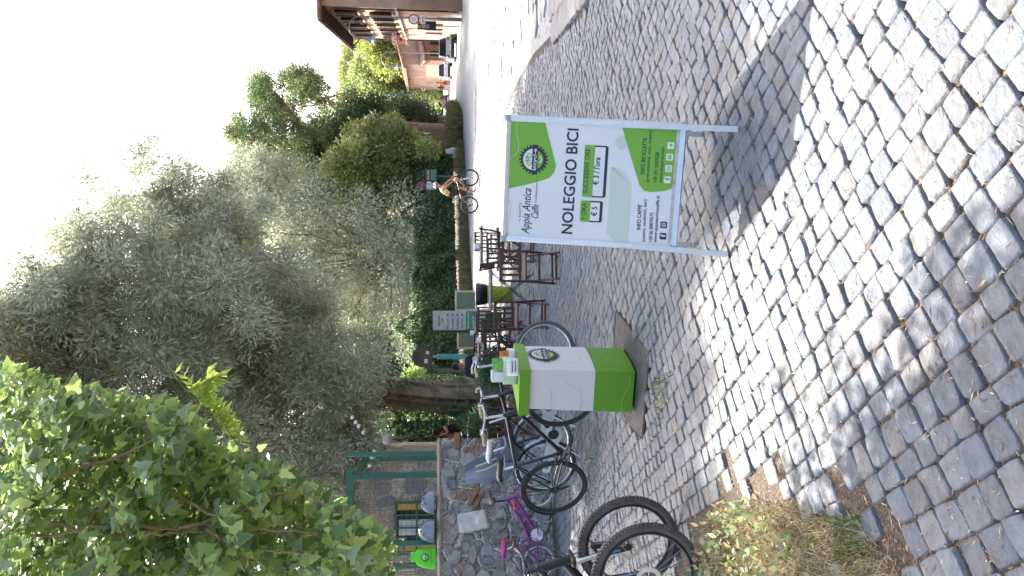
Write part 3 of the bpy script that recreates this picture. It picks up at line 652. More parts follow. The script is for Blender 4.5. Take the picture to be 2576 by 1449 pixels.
def bicycle(name, label, loc, yaw, o, roll=0.):
    """x forward; o holds sizes and colours"""
    g = lambda k, d=None: o.get(k, d)
    R = g('R', .35); wb = g('wb', 1.08); cs_ = g('cs', .45); fm = g('frame'); bike = empty(name, loc, yaw); bike.rotation_euler = (roll, 0, yaw)
    tag(bike, label, 'bicycle')
    rx, fx = -wb / 2, wb / 2; bb = Vector((rx + cs_, 0, R - g('drop', .05))); k = R / .35 if g('kid') else 1.
    hdb = Vector((fx - .10 * k, 0, R * 2 + .075 * k)); hdt = hdb + Vector((-.05, 0, g('head', .15)))
    st = bb + Vector((-.15 * k, 0, g('seat_tube', .50))); rh = Vector((rx, 0, R)); fh = Vector((fx, 0, R)); tr = g('tube', .017)
    wheel(bike, rx, R, g('tyre', .02), g('tyre_m', rubber), g('rim_m', blackp), g('knob', False)); wheel(bike, fx, R, g('tyre', .02), g('tyre_m', rubber), g('rim_m', blackp), g('knob', False), 28, g('steer', 0.), g('disc', False))
    f = MB(); f.tube([hdb - Vector((-.01, 0, .02)), hdt], tr * 1.3, 12)
    f.tube([bb, hdb.lerp(hdt, .1)], tr * 1.25, 12); f.tube([bb, st], tr, 12)
    if g('step'): f.tube([bb + Vector((-.03 * k, 0, g('step') * .5)), bb.lerp(hdb, .45) + Vector((0, 0, .03)), hdt - Vector((0, 0, .05 * k))], tr, 12) if False else f.tube(curve(bb + Vector((-.06 * k, 0, .16 * k)), hdt - Vector((0, 0, .04 * k)), -.05 * k, 6), tr * 1.05, 12)
    else: f.tube([st - Vector((0, 0, .02)), hdt - Vector((0, 0, .03))], tr, 12)
    for s_ in (-1, 1):
        f.tube([bb + Vector((0, s_ * .03, 0)), bb + Vector((-.1, s_ * .05, 0)), rh + Vector((0, s_ * .06, 0))], tr * .55, 8)
        f.tube([st + Vector((0, s_ * .012, -.03)), st.lerp(rh, .35) + Vector((0, s_ * .045, 0)), rh + Vector((0, s_ * .06, 0))], tr * .5, 8)
    part(bike, f, 'frame', fm)
    fk = MB()
    if g('susp'):
        cr = hdb + Vector((.015, 0, -.03)); ax = (fh - cr).normalized()
        fk.tube([hdb, cr], .02, 10); fk.box(tuple(cr), (.05, .17, .04), None, .012); part(bike, fk, 'fork', fm)
        sx_ = MB(); lo = MB()
        for s_ in (-1, 1):
            a = cr + Vector((0, s_ * .065, 0)); b = a + (fh + Vector((.03, s_ * .065, 0)) - a) * .42; sx_ = MB(); sx_.tube([a, b], .016, 12); part(bike, sx_, 'stanchion', chrome); lo.tube([b, b.lerp(fh + Vector((0, s_ * .065, 0)), .1), fh + Vector((0, s_ * .06, 0))], [.026, .022, .017], 12)
        br = (cr + (fh + Vector((.03, 0, 0)) - cr) * .42) + Vector((.035, 0, 0)); lo.tube([br + Vector((-.03, -.065, 0)), br + Vector((.01, -.04, .03)), br + Vector((.01, .04, .03)), br + Vector((-.03, .065, 0))], .012, 8)
        part(bike, lo, 'fork_lower', blackp)
        bl = MB()
        for s_ in (-1, 1): bl.tube([cr + (fh - cr) * .55 + Vector((.018, s_ * .068 - .018, 0)), cr + (fh - cr) * .8 + Vector((.012, s_ * .068 - .018, 0))], .006, 6)
        bl.ring((hdb.x, 0, hdb.z - .0), .026, .005, 'z', 16, 6); part(bike, bl, 'blue_trim', M('cyan_paint', lin((60, 150, 205)), .4))
    else:
        for s_ in (-1, 1): fk.tube([hdb + Vector((.01, 0, -.02)), hdb + Vector((.02, s_ * .045, -.04)), hdb.lerp(fh, .6) + Vector((.0, s_ * .05, 0)), fh + Vector((0, s_ * .055, 0))], [.016, .014, .012, .008], 8)
        part(bike, fk, 'fork', g('fork_m', fm))
    st_ = g('steer', 0.); piv = hdt
    rot = Matrix.Translation(piv) @ Matrix.Rotation(st_, 4, 'Z') @ Matrix.Translation(-piv)
    bar = MB(); sh = g('stem', .09); top = hdt + Vector((-.02 * k, 0, g('rise', .08))); cl = top + Vector((sh, 0, g('stem_up', .03)))
    bar.tube([hdt, top], .014, 10); bar.tube([top, cl], .016, 10); part(bike, MBx(bar, rot), 'stem', g('stem_m', blackp))
    bw = g('bar', .30); bk = g('sweep', .10); hb = MB()
    hb.tube([cl + Vector(p) for p in ((-bk, -bw, .02), (-bk * .5, -bw * .66, .035), (.0, -.12 * k, .01), (0, 0, 0), (0, .12 * k, .01), (-bk * .5, bw * .66, .035), (-bk, bw, .02))], .011, 8); part(bike, MBx(hb, rot), 'handlebar', g('bar_m', chrome))
    for s_ in (-1, 1):
        gp = MB(); a = cl + Vector((-bk, s_ * bw, .02)); b = a + (cl + Vector((-bk * .5, s_ * bw * .66, .035)) - a).normalized() * .12 * k; gp.tube([a, a.lerp(b, .1), b], [.014, .018, .016], 10); part(bike, MBx(gp, rot), 'grip', g('grip_m', blackp))
        lv = MB(); c = b + Vector((.03, -s_ * .03, -.01)); lv.tube([c, c + Vector((.04, s_ * .03, -.02)), c + Vector((.03, s_ * .10 * k, -.03))], [.009, .007, .004], 6); part(bike, MBx(lv, rot), 'brake_lever', steeld)
    cb = MB()
    for s_ in (-1, 1):
        c = cl + Vector((0, s_ * .14 * k, .01)); cb.tube([c, c + Vector((.10 * k, 0, .06)), c + Vector((.12 * k, -s_ * .05, -.08)), hdb + Vector((.03, s_ * .02, .0))], .0028, 5)
    part(bike, MBx(cb, rot), 'brake_cable', blackp)
    # saddle
    dr = (st - bb).normalized(); sp = st + dr * g('post', .14); pm = MB(); pm.tube([st - dr * .05, sp], .0125, 10); part(bike, pm, 'seat_post', chrome)
    sd = MB(); rings = []; SL = g('saddle', .26)
    for t, wd, zz in ((0, .135, .0), (.08, .165, .012), (.25, .16, .014), (.45, .10, .006), (.7, .055, .004), (.95, .04, .004), (1, .02, -.004)):
        xx = sp.x - SL * .45 + SL * t; z_ = sp.z + .045 + zz; rings.append([(xx, wd / 2 * math.cos(a_), z_ + .028 * math.sin(a_) * (1 if math.sin(a_) > 0 else 1.2)) for a_ in [2 * PI * q / 12 for q in range(12)]])
    sd.loft(rings, True); part(bike, sd, 'saddle', g('saddle_m', blackp))
    # drive side faces -y
    sd_ = g('drive', -1); ck = MB(); y0 = sd_ * .05
    Tr = Matrix.Translation((bb.x, y0, bb.z)) @ Matrix.Rotation(PI / 2, 4, 'X'); ck.ring((bb.x, y0, bb.z), .075 * k, .006, 'y', 28, 6, .5)
    for q in range(5): ck.tube([(bb.x, y0, bb.z), (bb.x + .075 * k * math.cos(q * 1.257), y0, bb.z + .075 * k * math.sin(q * 1.257))], .006, 6)
    ck.tube([(bb.x, -.06, bb.z), (bb.x, .06, bb.z)], .018, 12); part(bike, ck, 'chainring', g('ring_m', blackp))
    ca = g('crank', .6); cr_ = g('crank_l', .17)
    for s_ in (-1, 1):
        e = bb + Vector((s_ * sd_ * cr_ * math.cos(ca), s_ * .075, s_ * sd_ * cr_ * math.sin(ca))); cm = MB(); cm.tube([bb + Vector((0, s_ * .075, 0)), e], [.014, .009], 8); part(bike, cm, 'crank', g('crank_m', blackp))
        pm = MB(); pm.box((e.x, e.y + s_ * .055, e.z), (.075 * k, .075 * k, .022), None, .006); part(bike, pm, 'pedal', blackp)
    ch = MB(); 
    for s_ in (-1, 1): ch.tube([bb + Vector((0, y0, s_ * .072 * k)), rh + Vector((0, y0, s_ * .03))], .004, 4)
    part(bike, ch, 'chain', steeld)
    if g('derailleur', True):
        dm = MB(); dm.tube([rh + Vector((.01, y0, -.02)), rh + Vector((.03, y0 * 1.2, -.07)), rh + Vector((.05, y0, -.15))], [.014, .016, .010], 8)
        dm.lathe([(.04, -.012), (.05, .0), (.034, .012)], 16, Matrix.Translation((rh.x, y0, rh.z)) @ Matrix.Rotation(PI / 2, 4, 'X')); part(bike, dm, 'derailleur', blackp)
    if g('fender'):
        for x_, a0, a1 in ((rx, .25, 3.25), (fx, .55, 2.6)):
            if x_ == fx and g('no_front_fender'): continue
            fe = MB(); rg = []
            for i in range(21):
                a = a0 + (a1 - a0) * i / 20; rr = R + .015; rg.append([(x_ + (rr + d) * math.cos(a), y, R + (rr + d) * math.sin(a)) for y, d in ((-.026, -.012), (-.014, .0), (.014, 0), (.026, -.012), (.014, -.003), (-.014, -.003))])
            fe.loft(rg, True); part(bike, fe, 'mudguard', g('fender'))
    if g('rack'):
        rk = MB(); zt_ = R * 2 + .07
        for s_ in (-1, 1):
            rk.tube([(rx + .22, s_ * .05, zt_), (rx - .20, s_ * .055, zt_)], .005, 6); rk.tube([(rx, s_ * .07, R + .02), (rx - .06, s_ * .06, zt_)], .005, 6); rk.tube([(rx, s_ * .07, R + .02), (rx + .12, s_ * .055, zt_)], .005, 6)
        for q in range(4): rk.tube([(rx + .2 - q * .12, -.05, zt_), (rx + .2 - q * .12, .05, zt_)], .004, 6)
        part(bike, rk, 'rack', blackp)
        rl = MB(); rl.box((rx - .225, 0, zt_ - .02), (.03, .08, .045), None, .01); part(bike, rl, 'rear_light', M('red_lens', (.45, .02, .015), .25))
    if g('guard'):
        gd = MB(); y = sd_ * .062; pts = []
        for q in range(13): a = -PI * .62 + q * PI * 1.24 / 12; pts.append((bb.x + .105 * math.cos(a), bb.z + .105 * math.sin(a)))
        pts += [(bb.x - .10, bb.z + .07), (rh.x + .06, rh.z + .055), (rh.x - .04, rh.z + .05), (rh.x - .05, rh.z - .03), (bb.x - .1, bb.z - .075)]
        hole = [(bb.x + .05 * math.cos(a * PI / 8), bb.z + .05 * math.sin(a * PI / 8)) for a in range(16)]
        gd.loft([[(p[0], y - .004, p[1]) for p in pts], [(p[0], y + .004, p[1]) for p in pts]], True); part(bike, gd, 'chain_guard', g('guard'), False)
        hd = MB(); hd.lathe([(.062, -.004), (.062, .004)], 20, Matrix.Translation((bb.x, y - .004, bb.z)) @ Matrix.Rotation(PI / 2, 4, 'X')); part(bike, hd, 'guard_hub', blackp)
    if g('disc_guard'):
        gd = MB(); gd.lathe([(.078, -.003), (.082, .0), (.078, .003)], 24, Matrix.Translation((bb.x, sd_ * .062, bb.z)) @ Matrix.Rotation(PI / 2, 4, 'X')); part(bike, gd, 'chain_guard', g('disc_guard'), False)
    if g('kick'):
        ks = MB(); b0 = Vector((bb.x - .12, -.04, bb.z - .02)); ks.tube([b0, Vector((b0.x - .10, -.20, .012))], [.009, .007], 6); part(bike, ks, 'kickstand', alu)
    if g('child_seat'):
        cm = M('grey_seat_plastic', lin((108, 116, 128)), .45, 0, .06); ct = empty('child_seat', (rx - .02, 0, R * 2 + .12)); ct.parent = bike
        sh_ = MB(); prof = [(.38, .02), (.32, -.04), (.14, -.05), (.03, .0), (.0, .14), (-.03, .30), (-.08, .44)]; wid = [.12, .15, .16, .17, .19, .20, .13]
        rg = []
        for (x_, z_), w2 in zip(prof, wid):
            i_ = prof.index((x_, z_)); q0 = prof[max(i_ - 1, 0)]; q1 = prof[min(i_ + 1, 6)]; dx, dz = q1[0] - q0[0], q1[1] - q0[1]; ll = math.hypot(dx, dz); nx, nz = dz / ll, -dx / ll
            if nz < 0 and i_ < 3: nx, nz = -nx, -nz
            if i_ >= 3 and nx < 0: nx, nz = -nx, -nz
            sw = .09 if i_ < 5 else .07
            rg.append([(x_ + nx * sw, -w2, z_ + nz * sw), (x_ + nx * .01, -w2 * .8, z_ + nz * .01), (x_, 0, z_), (x_ + nx * .01, w2 * .8, z_ + nz * .01), (x_ + nx * sw, w2, z_ + nz * sw),
                       (x_ + nx * (sw - .01), w2 + .015, z_ + nz * (sw - .01)), (x_ - nx * .014, w2 * .85, z_ - nz * .014), (x_ - nx * .02, 0, z_ - nz * .02), (x_ - nx * .014, -w2 * .85, z_ - nz * .014), (x_ + nx * (sw - .01), -w2 - .015, z_ + nz * (sw - .01))])
        sh_.loft(rg, True); part(ct, sh_, 'shell', cm)
        for s_ in (-1, 1):
            lg = MB(); lg.loft([[(.16 + dx, s_ * (.17 + dy), z) for dx, dy in ((-.05, -.01), (.05, -.01), (.05, .01), (-.05, .01))] for z in (.03, -.12, -.30)] + [[(.24 + dx, s_ * (.17 + dy), -.34) for dx, dy in ((-.08, -.03), (.06, -.03), (.06, .03), (-.08, .03))]], True); part(ct, lg, 'leg_guard', cm)
            sm_ = MB(); sm_.tube([(.02, s_ * .05, .34), (.05, s_ * .06, .24), (.12, s_ * .05, .10)], .011, 6); part(ct, sm_, 'strap', M('pale_green_pad', lin((190, 205, 160)), .7))
        cr2 = MB(); cr2.tube([(-.02, -.06, -.03), (.2, -.05, -.18), (.42, -.02, -.20)], .008, 6); cr2.tube([(-.02, .06, -.03), (.2, .05, -.18), (.42, .02, -.20)], .008, 6); part(ct, cr2, 'bracket', steeld)
    return bike
def MBx(mb, T):
    mb.v = [tuple(T @ Vector(p)) for p in mb.v]; return mb
def gp(u, v): p = G(u, v); return p
cork = M('cork_grip', lin((190, 165, 130)), .8); dkblue = M('midnight_frame', (.012, .018, .035), .25, .2, .1)
def place_bike(name, label, rear_uv_contact, yaw_deg, o, roll=0.):
    """rear wheel contact pixel, heading angle from world +X towards the viewer"""
    c = G(*rear_uv_contact); a = -math.radians(yaw_deg); wb = o.get('wb', 1.08)
    return bicycle(name, label, (c.x + math.cos(a) * wb / 2, c.y + math.sin(a) * wb / 2, 0), a, o, roll)
place_bike('bicycle', 'black city bicycle with rear rack and black saddle, nearest behind the green stand', (1477, 1221), 27,
    dict(R=.36, wb=1.12, cs=.46, frame=black, seat_tube=.50, post=.10, rise=.16, stem=.06, sweep=.16, bar=.29, grip_m=cork, fender=black, no_front_fender=True, rack=True, crank=-.25, steer=-.15, rim_m=blackp, tyre=.021, ring_m=M('black_ring', (.02, .02, .02), .4), crank_m=steeld, stem_m=alu), math.radians(3))
place_bike('bicycle', 'dark bicycle with grey child seat and white chain guard, standing between the two black bicycles', (1449, 1168), 22,
    dict(R=.355, wb=1.10, cs=.46, frame=dkblue, seat_tube=.44, post=.24, rise=.16, stem=.07, sweep=.15, bar=.29, grip_m=cork, fender=M('silver_mudguard', lin((150, 158, 168)), .35, .5), kick=True, guard=M('white_guard', lin((205, 208, 205)), .4), child_seat=True, crank=.1, rim_m=alu, derailleur=False, saddle_m=M('white_saddle', lin((215, 215, 212)), .5), saddle=.27, stem_m=alu), math.radians(3))
place_bike('bicycle', 'black bicycle with cream rear mudguard, farthest of the city bicycles behind the green stand', (1440, 1108), 10,
    dict(R=.36, wb=1.10, cs=.46, frame=black, seat_tube=.50, post=.20, rise=.18, stem=.07, sweep=.16, bar=.29, grip_m=cork, fender=M('grey_mudguard', lin((130, 140, 150)), .35, .5), kick=True, no_front_fender=True, steer=.2, rim_m=alu, tyre_m=M('pale_tyre', (.12, .12, .115), .8), guard=white, derailleur=False, saddle_m=blackp, stem_m=alu, crank=1.2), math.radians(3))
purple = M('purple_paint', lin((140, 45, 130)), .3, .15, .06)
place_bike('kids_bicycle', 'small purple child bicycle with pink saddle leaning by the stone wall', (1402, 1412), -8,
    dict(R=.25, kid=True, wb=.93, cs=.36, frame=purple, step=True, seat_tube=.22, post=.20, drop=-.02, head=.14, rise=.14, stem=.05, sweep=.05, bar=.24, tyre=.022, tyre_m=M('grey_tyre', (.16, .155, .15), .85), rim_m=alu, disc_guard=M('pink_white_disc', lin((205, 185, 200)), .5, 0, .3, 20, col2=lin((240, 235, 238))), grip_m=cork, saddle_m=M('pink_saddle', lin((215, 70, 145)), .5), fender=purple, crank=.05, crank_l=.12, derailleur=False, tube=.019, saddle=.22, crank_m=chrome), math.radians(-3))
MT = dict(R=.335, wb=1.10, cs=.44, frame=M('matt_black_frame', (.012, .012, .013), .4), seat_tube=.42, post=.18, head=.20, rise=.07, stem=.08, stem_up=.02, sweep=.05, bar=.33, bar_m=blackp, susp=True, disc=True, knob=True, tyre=.0235, tyre_m=rubber2, tube=.024, crank=.7)
c = G(1700, 1366)
def mtb(label, contact, yaw_deg, roll, o):
    a = -math.radians(yaw_deg); wb = o['wb']; return bicycle('mountain_bicycle', label, (contact.x - math.cos(a) * wb / 2, contact.y - math.sin(a) * wb / 2, 0), a, o, roll)
mtb('black mountain bicycle with cyan trim and chrome suspension fork beside the weeds', G(1702, 1362), 6, math.radians(2), dict(MT, steer=-.12))
mtb('mountain bicycle cut off by the photo edge, only its muddy front wheel showing', G(1762, 1447), 4, math.radians(0), dict(MT, steer=-.05, frame=M('grey_frame', (.05, .05, .055), .4)))
# ---------------------------------------------------------------- tables and chairs
brown = M('brown_stained_wood', lin((78, 52, 44)), .55, 0, .3, 9, .2, 40); greyw = M('weathered_table_wood', lin((120, 108, 100)), .7, 0, .25, 12, .3, 40); iron = M('black_iron', (.015, .016, .02), .5, .2)
def chair(name, label, loc, yaw, group='brown folding chairs on the terrace'):
    """back at -y, seat towards +y"""
    t = empty(name, loc, yaw); tag(t, label, 'chair', group)
    bk = MB(); dz = .80
    for s_ in (-1, 1):
        lg = MB(); lg.tube([(s_ * .20, -.17, dz), (s_ * .20, -.10, .42), (s_ * .20, .18, .0)], [.015, .017, .015], 4); lg.build('leg', brown, t)
        l2 = MB(); l2.tube([(s_ * .175, .20, .44), (s_ * .175, -.22, .0)], .015, 4); l2.build('leg', brown, t)
    bk.box((0, -.165, .775), (.40, .02, .045)); bk.box((0, -.125, .52), (.40, .02, .035))
    for k in range(4): bk.box((-.12 + k * .08, -.145, .65), (.034, .014, .25), Matrix.Translation((0, 0, 0)))
    bk.build('backrest', brown, t)
    se = MB()
    for k in range(6): se.box((0, -.16 + k * .068, .445), (.38, .054, .018))
    se.box((.16, 0, .425), (.02, .38, .02)); se.box((-.16, 0, .425), (.02, .38, .02)); se.build('seat', brown, t)
    for c_, d_ in (((0, .15, .05), (.38, .03, .03)), ((0, -.19, .05), (.33, .03, .03)), ((0, -.02, .25), (.36, .02, .03))): sr = MB(); sr.box(c_, d_); sr.build('stretcher', brown, t)
    return t
def table(label, loc, yaw, w=.7, d=.55, h=.73, holder=None, top=None):
    t = empty('terrace_table', loc, yaw); tag(t, label, 'table', 'folding terrace tables'); tp = MB()
    for k in range(7): tp.box((-w / 2 + w / 14 + k * w / 7, 0, h - .012), (w / 7 - .006, d, .022))
    tp.box((0, d / 2 - .05, h - .032), (w - .02, .03, .02)); tp.box((0, -d / 2 + .05, h - .032), (w - .02, .03, .02)); tp.build('tabletop', top or greyw, t)
    for s_ in (-1, 1):
        for q in (-1, 1):
            lg = MB(); lg.tube([(q * w * .42, s_ * (d / 2 - .06), h - .04), (-q * w * .40, s_ * (d / 2 - .06), .0)], .009, 6); lg.build('leg', iron, t)
    br = MB(); br.tube([(w * .4, -d / 2 + .06, .01), (w * .4, d / 2 - .06, .01)], .008, 6); br.tube([(-w * .4, -d / 2 + .06, .01), (-w * .4, d / 2 - .06, .01)], .008, 6); br.build('crossbar', iron, t)
    if holder:
        n_ = empty('napkin_holder', (loc[0], loc[1], h), yaw + .2); tag(n_, holder, 'napkin holder', 'napkin holders on the tables'); b = MB(); b.box((0, 0, .06), (.12, .08, .12), None, .012); b.build('case', M('cream_plastic', lin((200, 200, 190)), .5), n_)
        f = MB(); f.box((0, -.042, .06), (.085, .004, .085)); f.build('napkins', M('napkin', lin((235, 238, 240)), .8), n_)
    return t
a = G(1406, 672); chair('terrace_chair', 'brown slatted folding chair with its back to us, nearest behind the sign', (a.x, a.y + .12, 0), .10)
a = G(1378, 793); chair('terrace_chair', 'brown slatted folding chair seen from behind beside the bicycle wheel, second nearest', (a.x, a.y + .12, 0), -.06)
a = G(1345, 730); table('grey slatted folding table between the two nearest brown chairs', (a.x, a.y + .35, 0), .0, .70)
a = G(1352, 650); chair('terrace_chair', 'brown folding chair just beyond the nearest one, facing us across the grey table', (a.x + .15, a.y + .3, 0), PI + .1)
a = G(1300, 800); chair('terrace_chair', 'reddish brown folding chair facing us behind the second nearest chair', (a.x, a.y, 0), PI - .1)
b_ = P(1240, 620, 16.2); table('slatted folding table carrying a white napkin holder, behind the nearest chair and sign corner', (b_.x, 16.4, 0), .1, .8, .6, holder='white napkin holder on the table nearest the sign corner')
for u_, v_, y_, an, lb in ((0, 596, 15.6, 1.5, 'right end of that table by the sign corner'), (0, 652, 15.4, -1.3, 'left end of the table by the sign corner'), (0, 610, 17.4, 3.0, 'far side of the table by the sign corner')):
    q = P(1200, v_, y_); chair('terrace_chair', 'dark folding chair at the ' + lb, (q.x, y_, 0), an)
for v_, y_, lb, hl in ((856, 15.5, 'dark folding table in front of the menu stand', 'white napkin holder on the table before the menu stand'), (838, 18.6, 'dark folding table right behind the menu stand table', 'napkin holder farthest back near the green menu stand'), (905, 17.2, 'dark folding table where the man sits', 'napkin holder on the table of the seated man'), (1088, 14.2, 'dark wooden table standing left of the thick tree trunk', 'yellow rimmed napkin box on the table left of the trunk')):
    q = P(1200, v_, y_); table(lb, (q.x, y_, 0), random.uniform(-.3, .3), .75, .6, holder=hl, top=brown)
for v_, y_, an, lb in ((835, 15.0, .2, 'near side of the dark table before the menu stand'), (875, 15.3, -1.4, 'left side of the dark table before the menu stand'), (868, 17.8, 2.8, 'far side of the dark table by the menu stand'), (1060, 13.6, .3, 'table left of the thick trunk')):
    q = P(1200, v_, y_); chair('terrace_chair', 'dark folding chair at the ' + lb, (q.x, y_, 0), an)
# ---------------------------------------------------------------- menu stand, bin, railings, back of road sign
def text_panel(parent, name, w, h, T, items, mats, sx=1):
    a_ = MB()
    for it in items:
        if it[0] == 'r': _, x0, y0, x1, y1, mi, z = it; a_.mat(mi).poly([(x0, y0, z), (x1, y0, z), (x1, y1, z), (x0, y1, z)], T)
        elif it[0] == 't': _, s_, x0, y0, x1, hh, mi, z, sh_ = it; a_.mat(mi); put_text(a_, s_, (x0, y0), (x1, y0), hh, z, sh_, hh * .04, T)
        elif it[0] == 'd': _, x0, y0, r, mi, z = it; a_.mat(mi).poly(disc_pts((x0, y0), r, 20, z=z), T)
        elif it[0] == 'p': _, pts, mi, z = it; a_.mat(mi).poly([(*p, z) for p in pts], T)
    o_ = a_.build(name, mats, parent); return o_
VERT = Matrix(((1, 0, 0, 0), (0, 0, -1, 0), (0, 1, 0, 0), (0, 0, 0, 1)))   # panel facing -y
q = P(1200, 806, 19.5); ms = empty('menu_stand', (q.x, 19.5, 0), -.12); tag(ms, 'white menu board headed Appia Antica Caffe on a tall green cabinet by the terrace', 'menu stand')
hT = 1.6 + 19.5 * (1101 - 1088) / 2009
gp_ = M('green_cabinet', lin((40, 96, 62)), .5); b = MB(); b.box((-.06, .10, hT / 2 - .03), (.50, .14, hT - .12), None, .01); b.build('cabinet', gp_, ms)
b = MB(); b.box((0, 0, hT - .65), (.47, .03, 1.28), None, .004); b.build('board', M('menu_white', lin((198, 200, 198)), .5), ms)
grey = M('menu_grey', lin((70, 75, 80)), .6); mred = M('menu_red', lin((190, 50, 60)), .5); mblue = M('menu_blue', lin((75, 130, 165)), .5); mgreen = M('menu_green', lin((85, 155, 70)), .5)
T = VERT.copy(); T.translation = (0, -.0165, 0); zb = hT
it = [('t', 'Appia Antica', -.16, zb - .18, .12, .055, 0, 0, .2), ('t', 'Caffe', -.06, zb - .26, .05, .045, 0, 0, .2)]
for k, s_ in enumerate(('Panini', 'Insalate', 'Lasagna', 'Aperitivi')):
    y = zb - .40 - k * .115; it += [('t', s_, -.20, y, .04, .055, 0, 0, 0), ('r', .11, y, .17, y + .012, 0, 0), ('p', [(.11, y + .02), (.17, y + .02), (.155, y + .05), (.125, y + .05)], 0, 0)]
it += [('r', -.235, zb - .93, .235, zb - .81, 3, .0004), ('t', 'Giardino interno', -.20, zb - .89, .20, .05, 1, .0012, 0), ('r', -.235, zb - 1.04, .235, zb - .935, 4, .0004), ('t', 'Noleggio Bici', -.20, zb - 1.01, .12, .05, 1, .0012, 0), ('r', -.235, zb - 1.15, .235, zb - 1.045, 5, .0004), ('t', 'Aperitivo', -.20, zb - 1.12, .10, .045, 1, .0012, 0)]
text_panel(ms, 'print', 0, 0, T, it, [grey, white, white, mgreen, mblue, mred])
q = P(1200, 740, 17.5); bn = empty('waste_bin', (q.x, 17.5, 0)); tag(bn, 'yellow green woven bin lined with a black bag, right of the menu stand', 'waste bin')
b = MB(); b.lathe([(.15, 0), (.21, .55), (.20, .56), (.14, .02)], 20); wv = M('woven_yellow_green', lin((150, 160, 40)), .6, 0, .6, 40, .6, 60); b.build('basket', wv, bn, True)
b = MB(); b.lathe([(.19, .50), (.225, .55), (.25, .72), (.235, .77), (.2, .76), (.16, .6)], 20); b.build('liner', M('black_bag', (.012, .012, .014), .25, 0, .1, 8, .9, 14), bn, True)
beige = M('beige_metal', lin((205, 198, 170)), .5)
def railing(label, v0, v1, y, u_top, zbot=0):
    a, b = P(u_top, v0, y), P(u_top, v1, y); r_ = empty('railing', (a.x, y, 0)); tag(r_, label, 'railing'); m_ = MB(); w = abs(b.x - a.x); s_ = 1 if b.x > a.x else -1
    for x in (0, s_ * w): p = MB(); p.box((x, 0, a.z / 2), (.05, .05, a.z)); p.build('post', beige, r_)
    for dz in (.02, .55): p = MB(); p.box((s_ * w / 2, 0, a.z - dz), (w, .045, .045)); p.build('rail', beige, r_)
    p = MB(); p.box((s_ * w / 2, .01, a.z - .28), (w - .06, .012, .46)); p.build('panel', M('frosted_panel', lin((120, 130, 120)), .3), r_)
railing('beige metal railing with frosted panel standing right of the menu stand', 780, 733, 20.5, 1145); railing('beige railing section left of the menu stand, in front of the ivy', 876, 832, 21, 1150)
galv = M('galvanised_pole', lin((130, 135, 138)), .45, .6, .12)
q = P(1100, 897, 23); sg = empty('road_sign', (q.x, 23, 0)); tag(sg, 'round grey back of a road sign with stickers, on a pole with a teal box', 'road sign')
zc = P(1063, 897, 23).z; b = MB(); b.tube([(0, 0, 0), (0, 0, zc + .35)], .035, 10); b.build('pole', galv, sg, True)
b = MB(); b.lathe([(.30, -.006), (.30, .006)], 32, Matrix.Translation((0, -.05, zc)) @ Matrix.Rotation(PI / 2, 4, 'X')); b.build('disc', M('sign_back', lin((75, 80, 84)), .5, .5, .2), sg)
b = MB(); b.box((-.12, -.062, zc - .1), (.12, .004, .1)); b.box((.12, -.062, zc - .14), (.09, .004, .1)); b.build('sticker', M('sticker_pink', lin((205, 190, 195)), .6), sg)
b = MB(); z1, z2 = P(1100, 897, 23).z, P(1172, 897, 23).z; b.box((0, -.05, (z1 + z2) / 2), (.14, .14, z1 - z2), None, .01); b.build('teal_box', M('teal_metal', lin((60, 140, 150)), .5, 0, .15), sg)
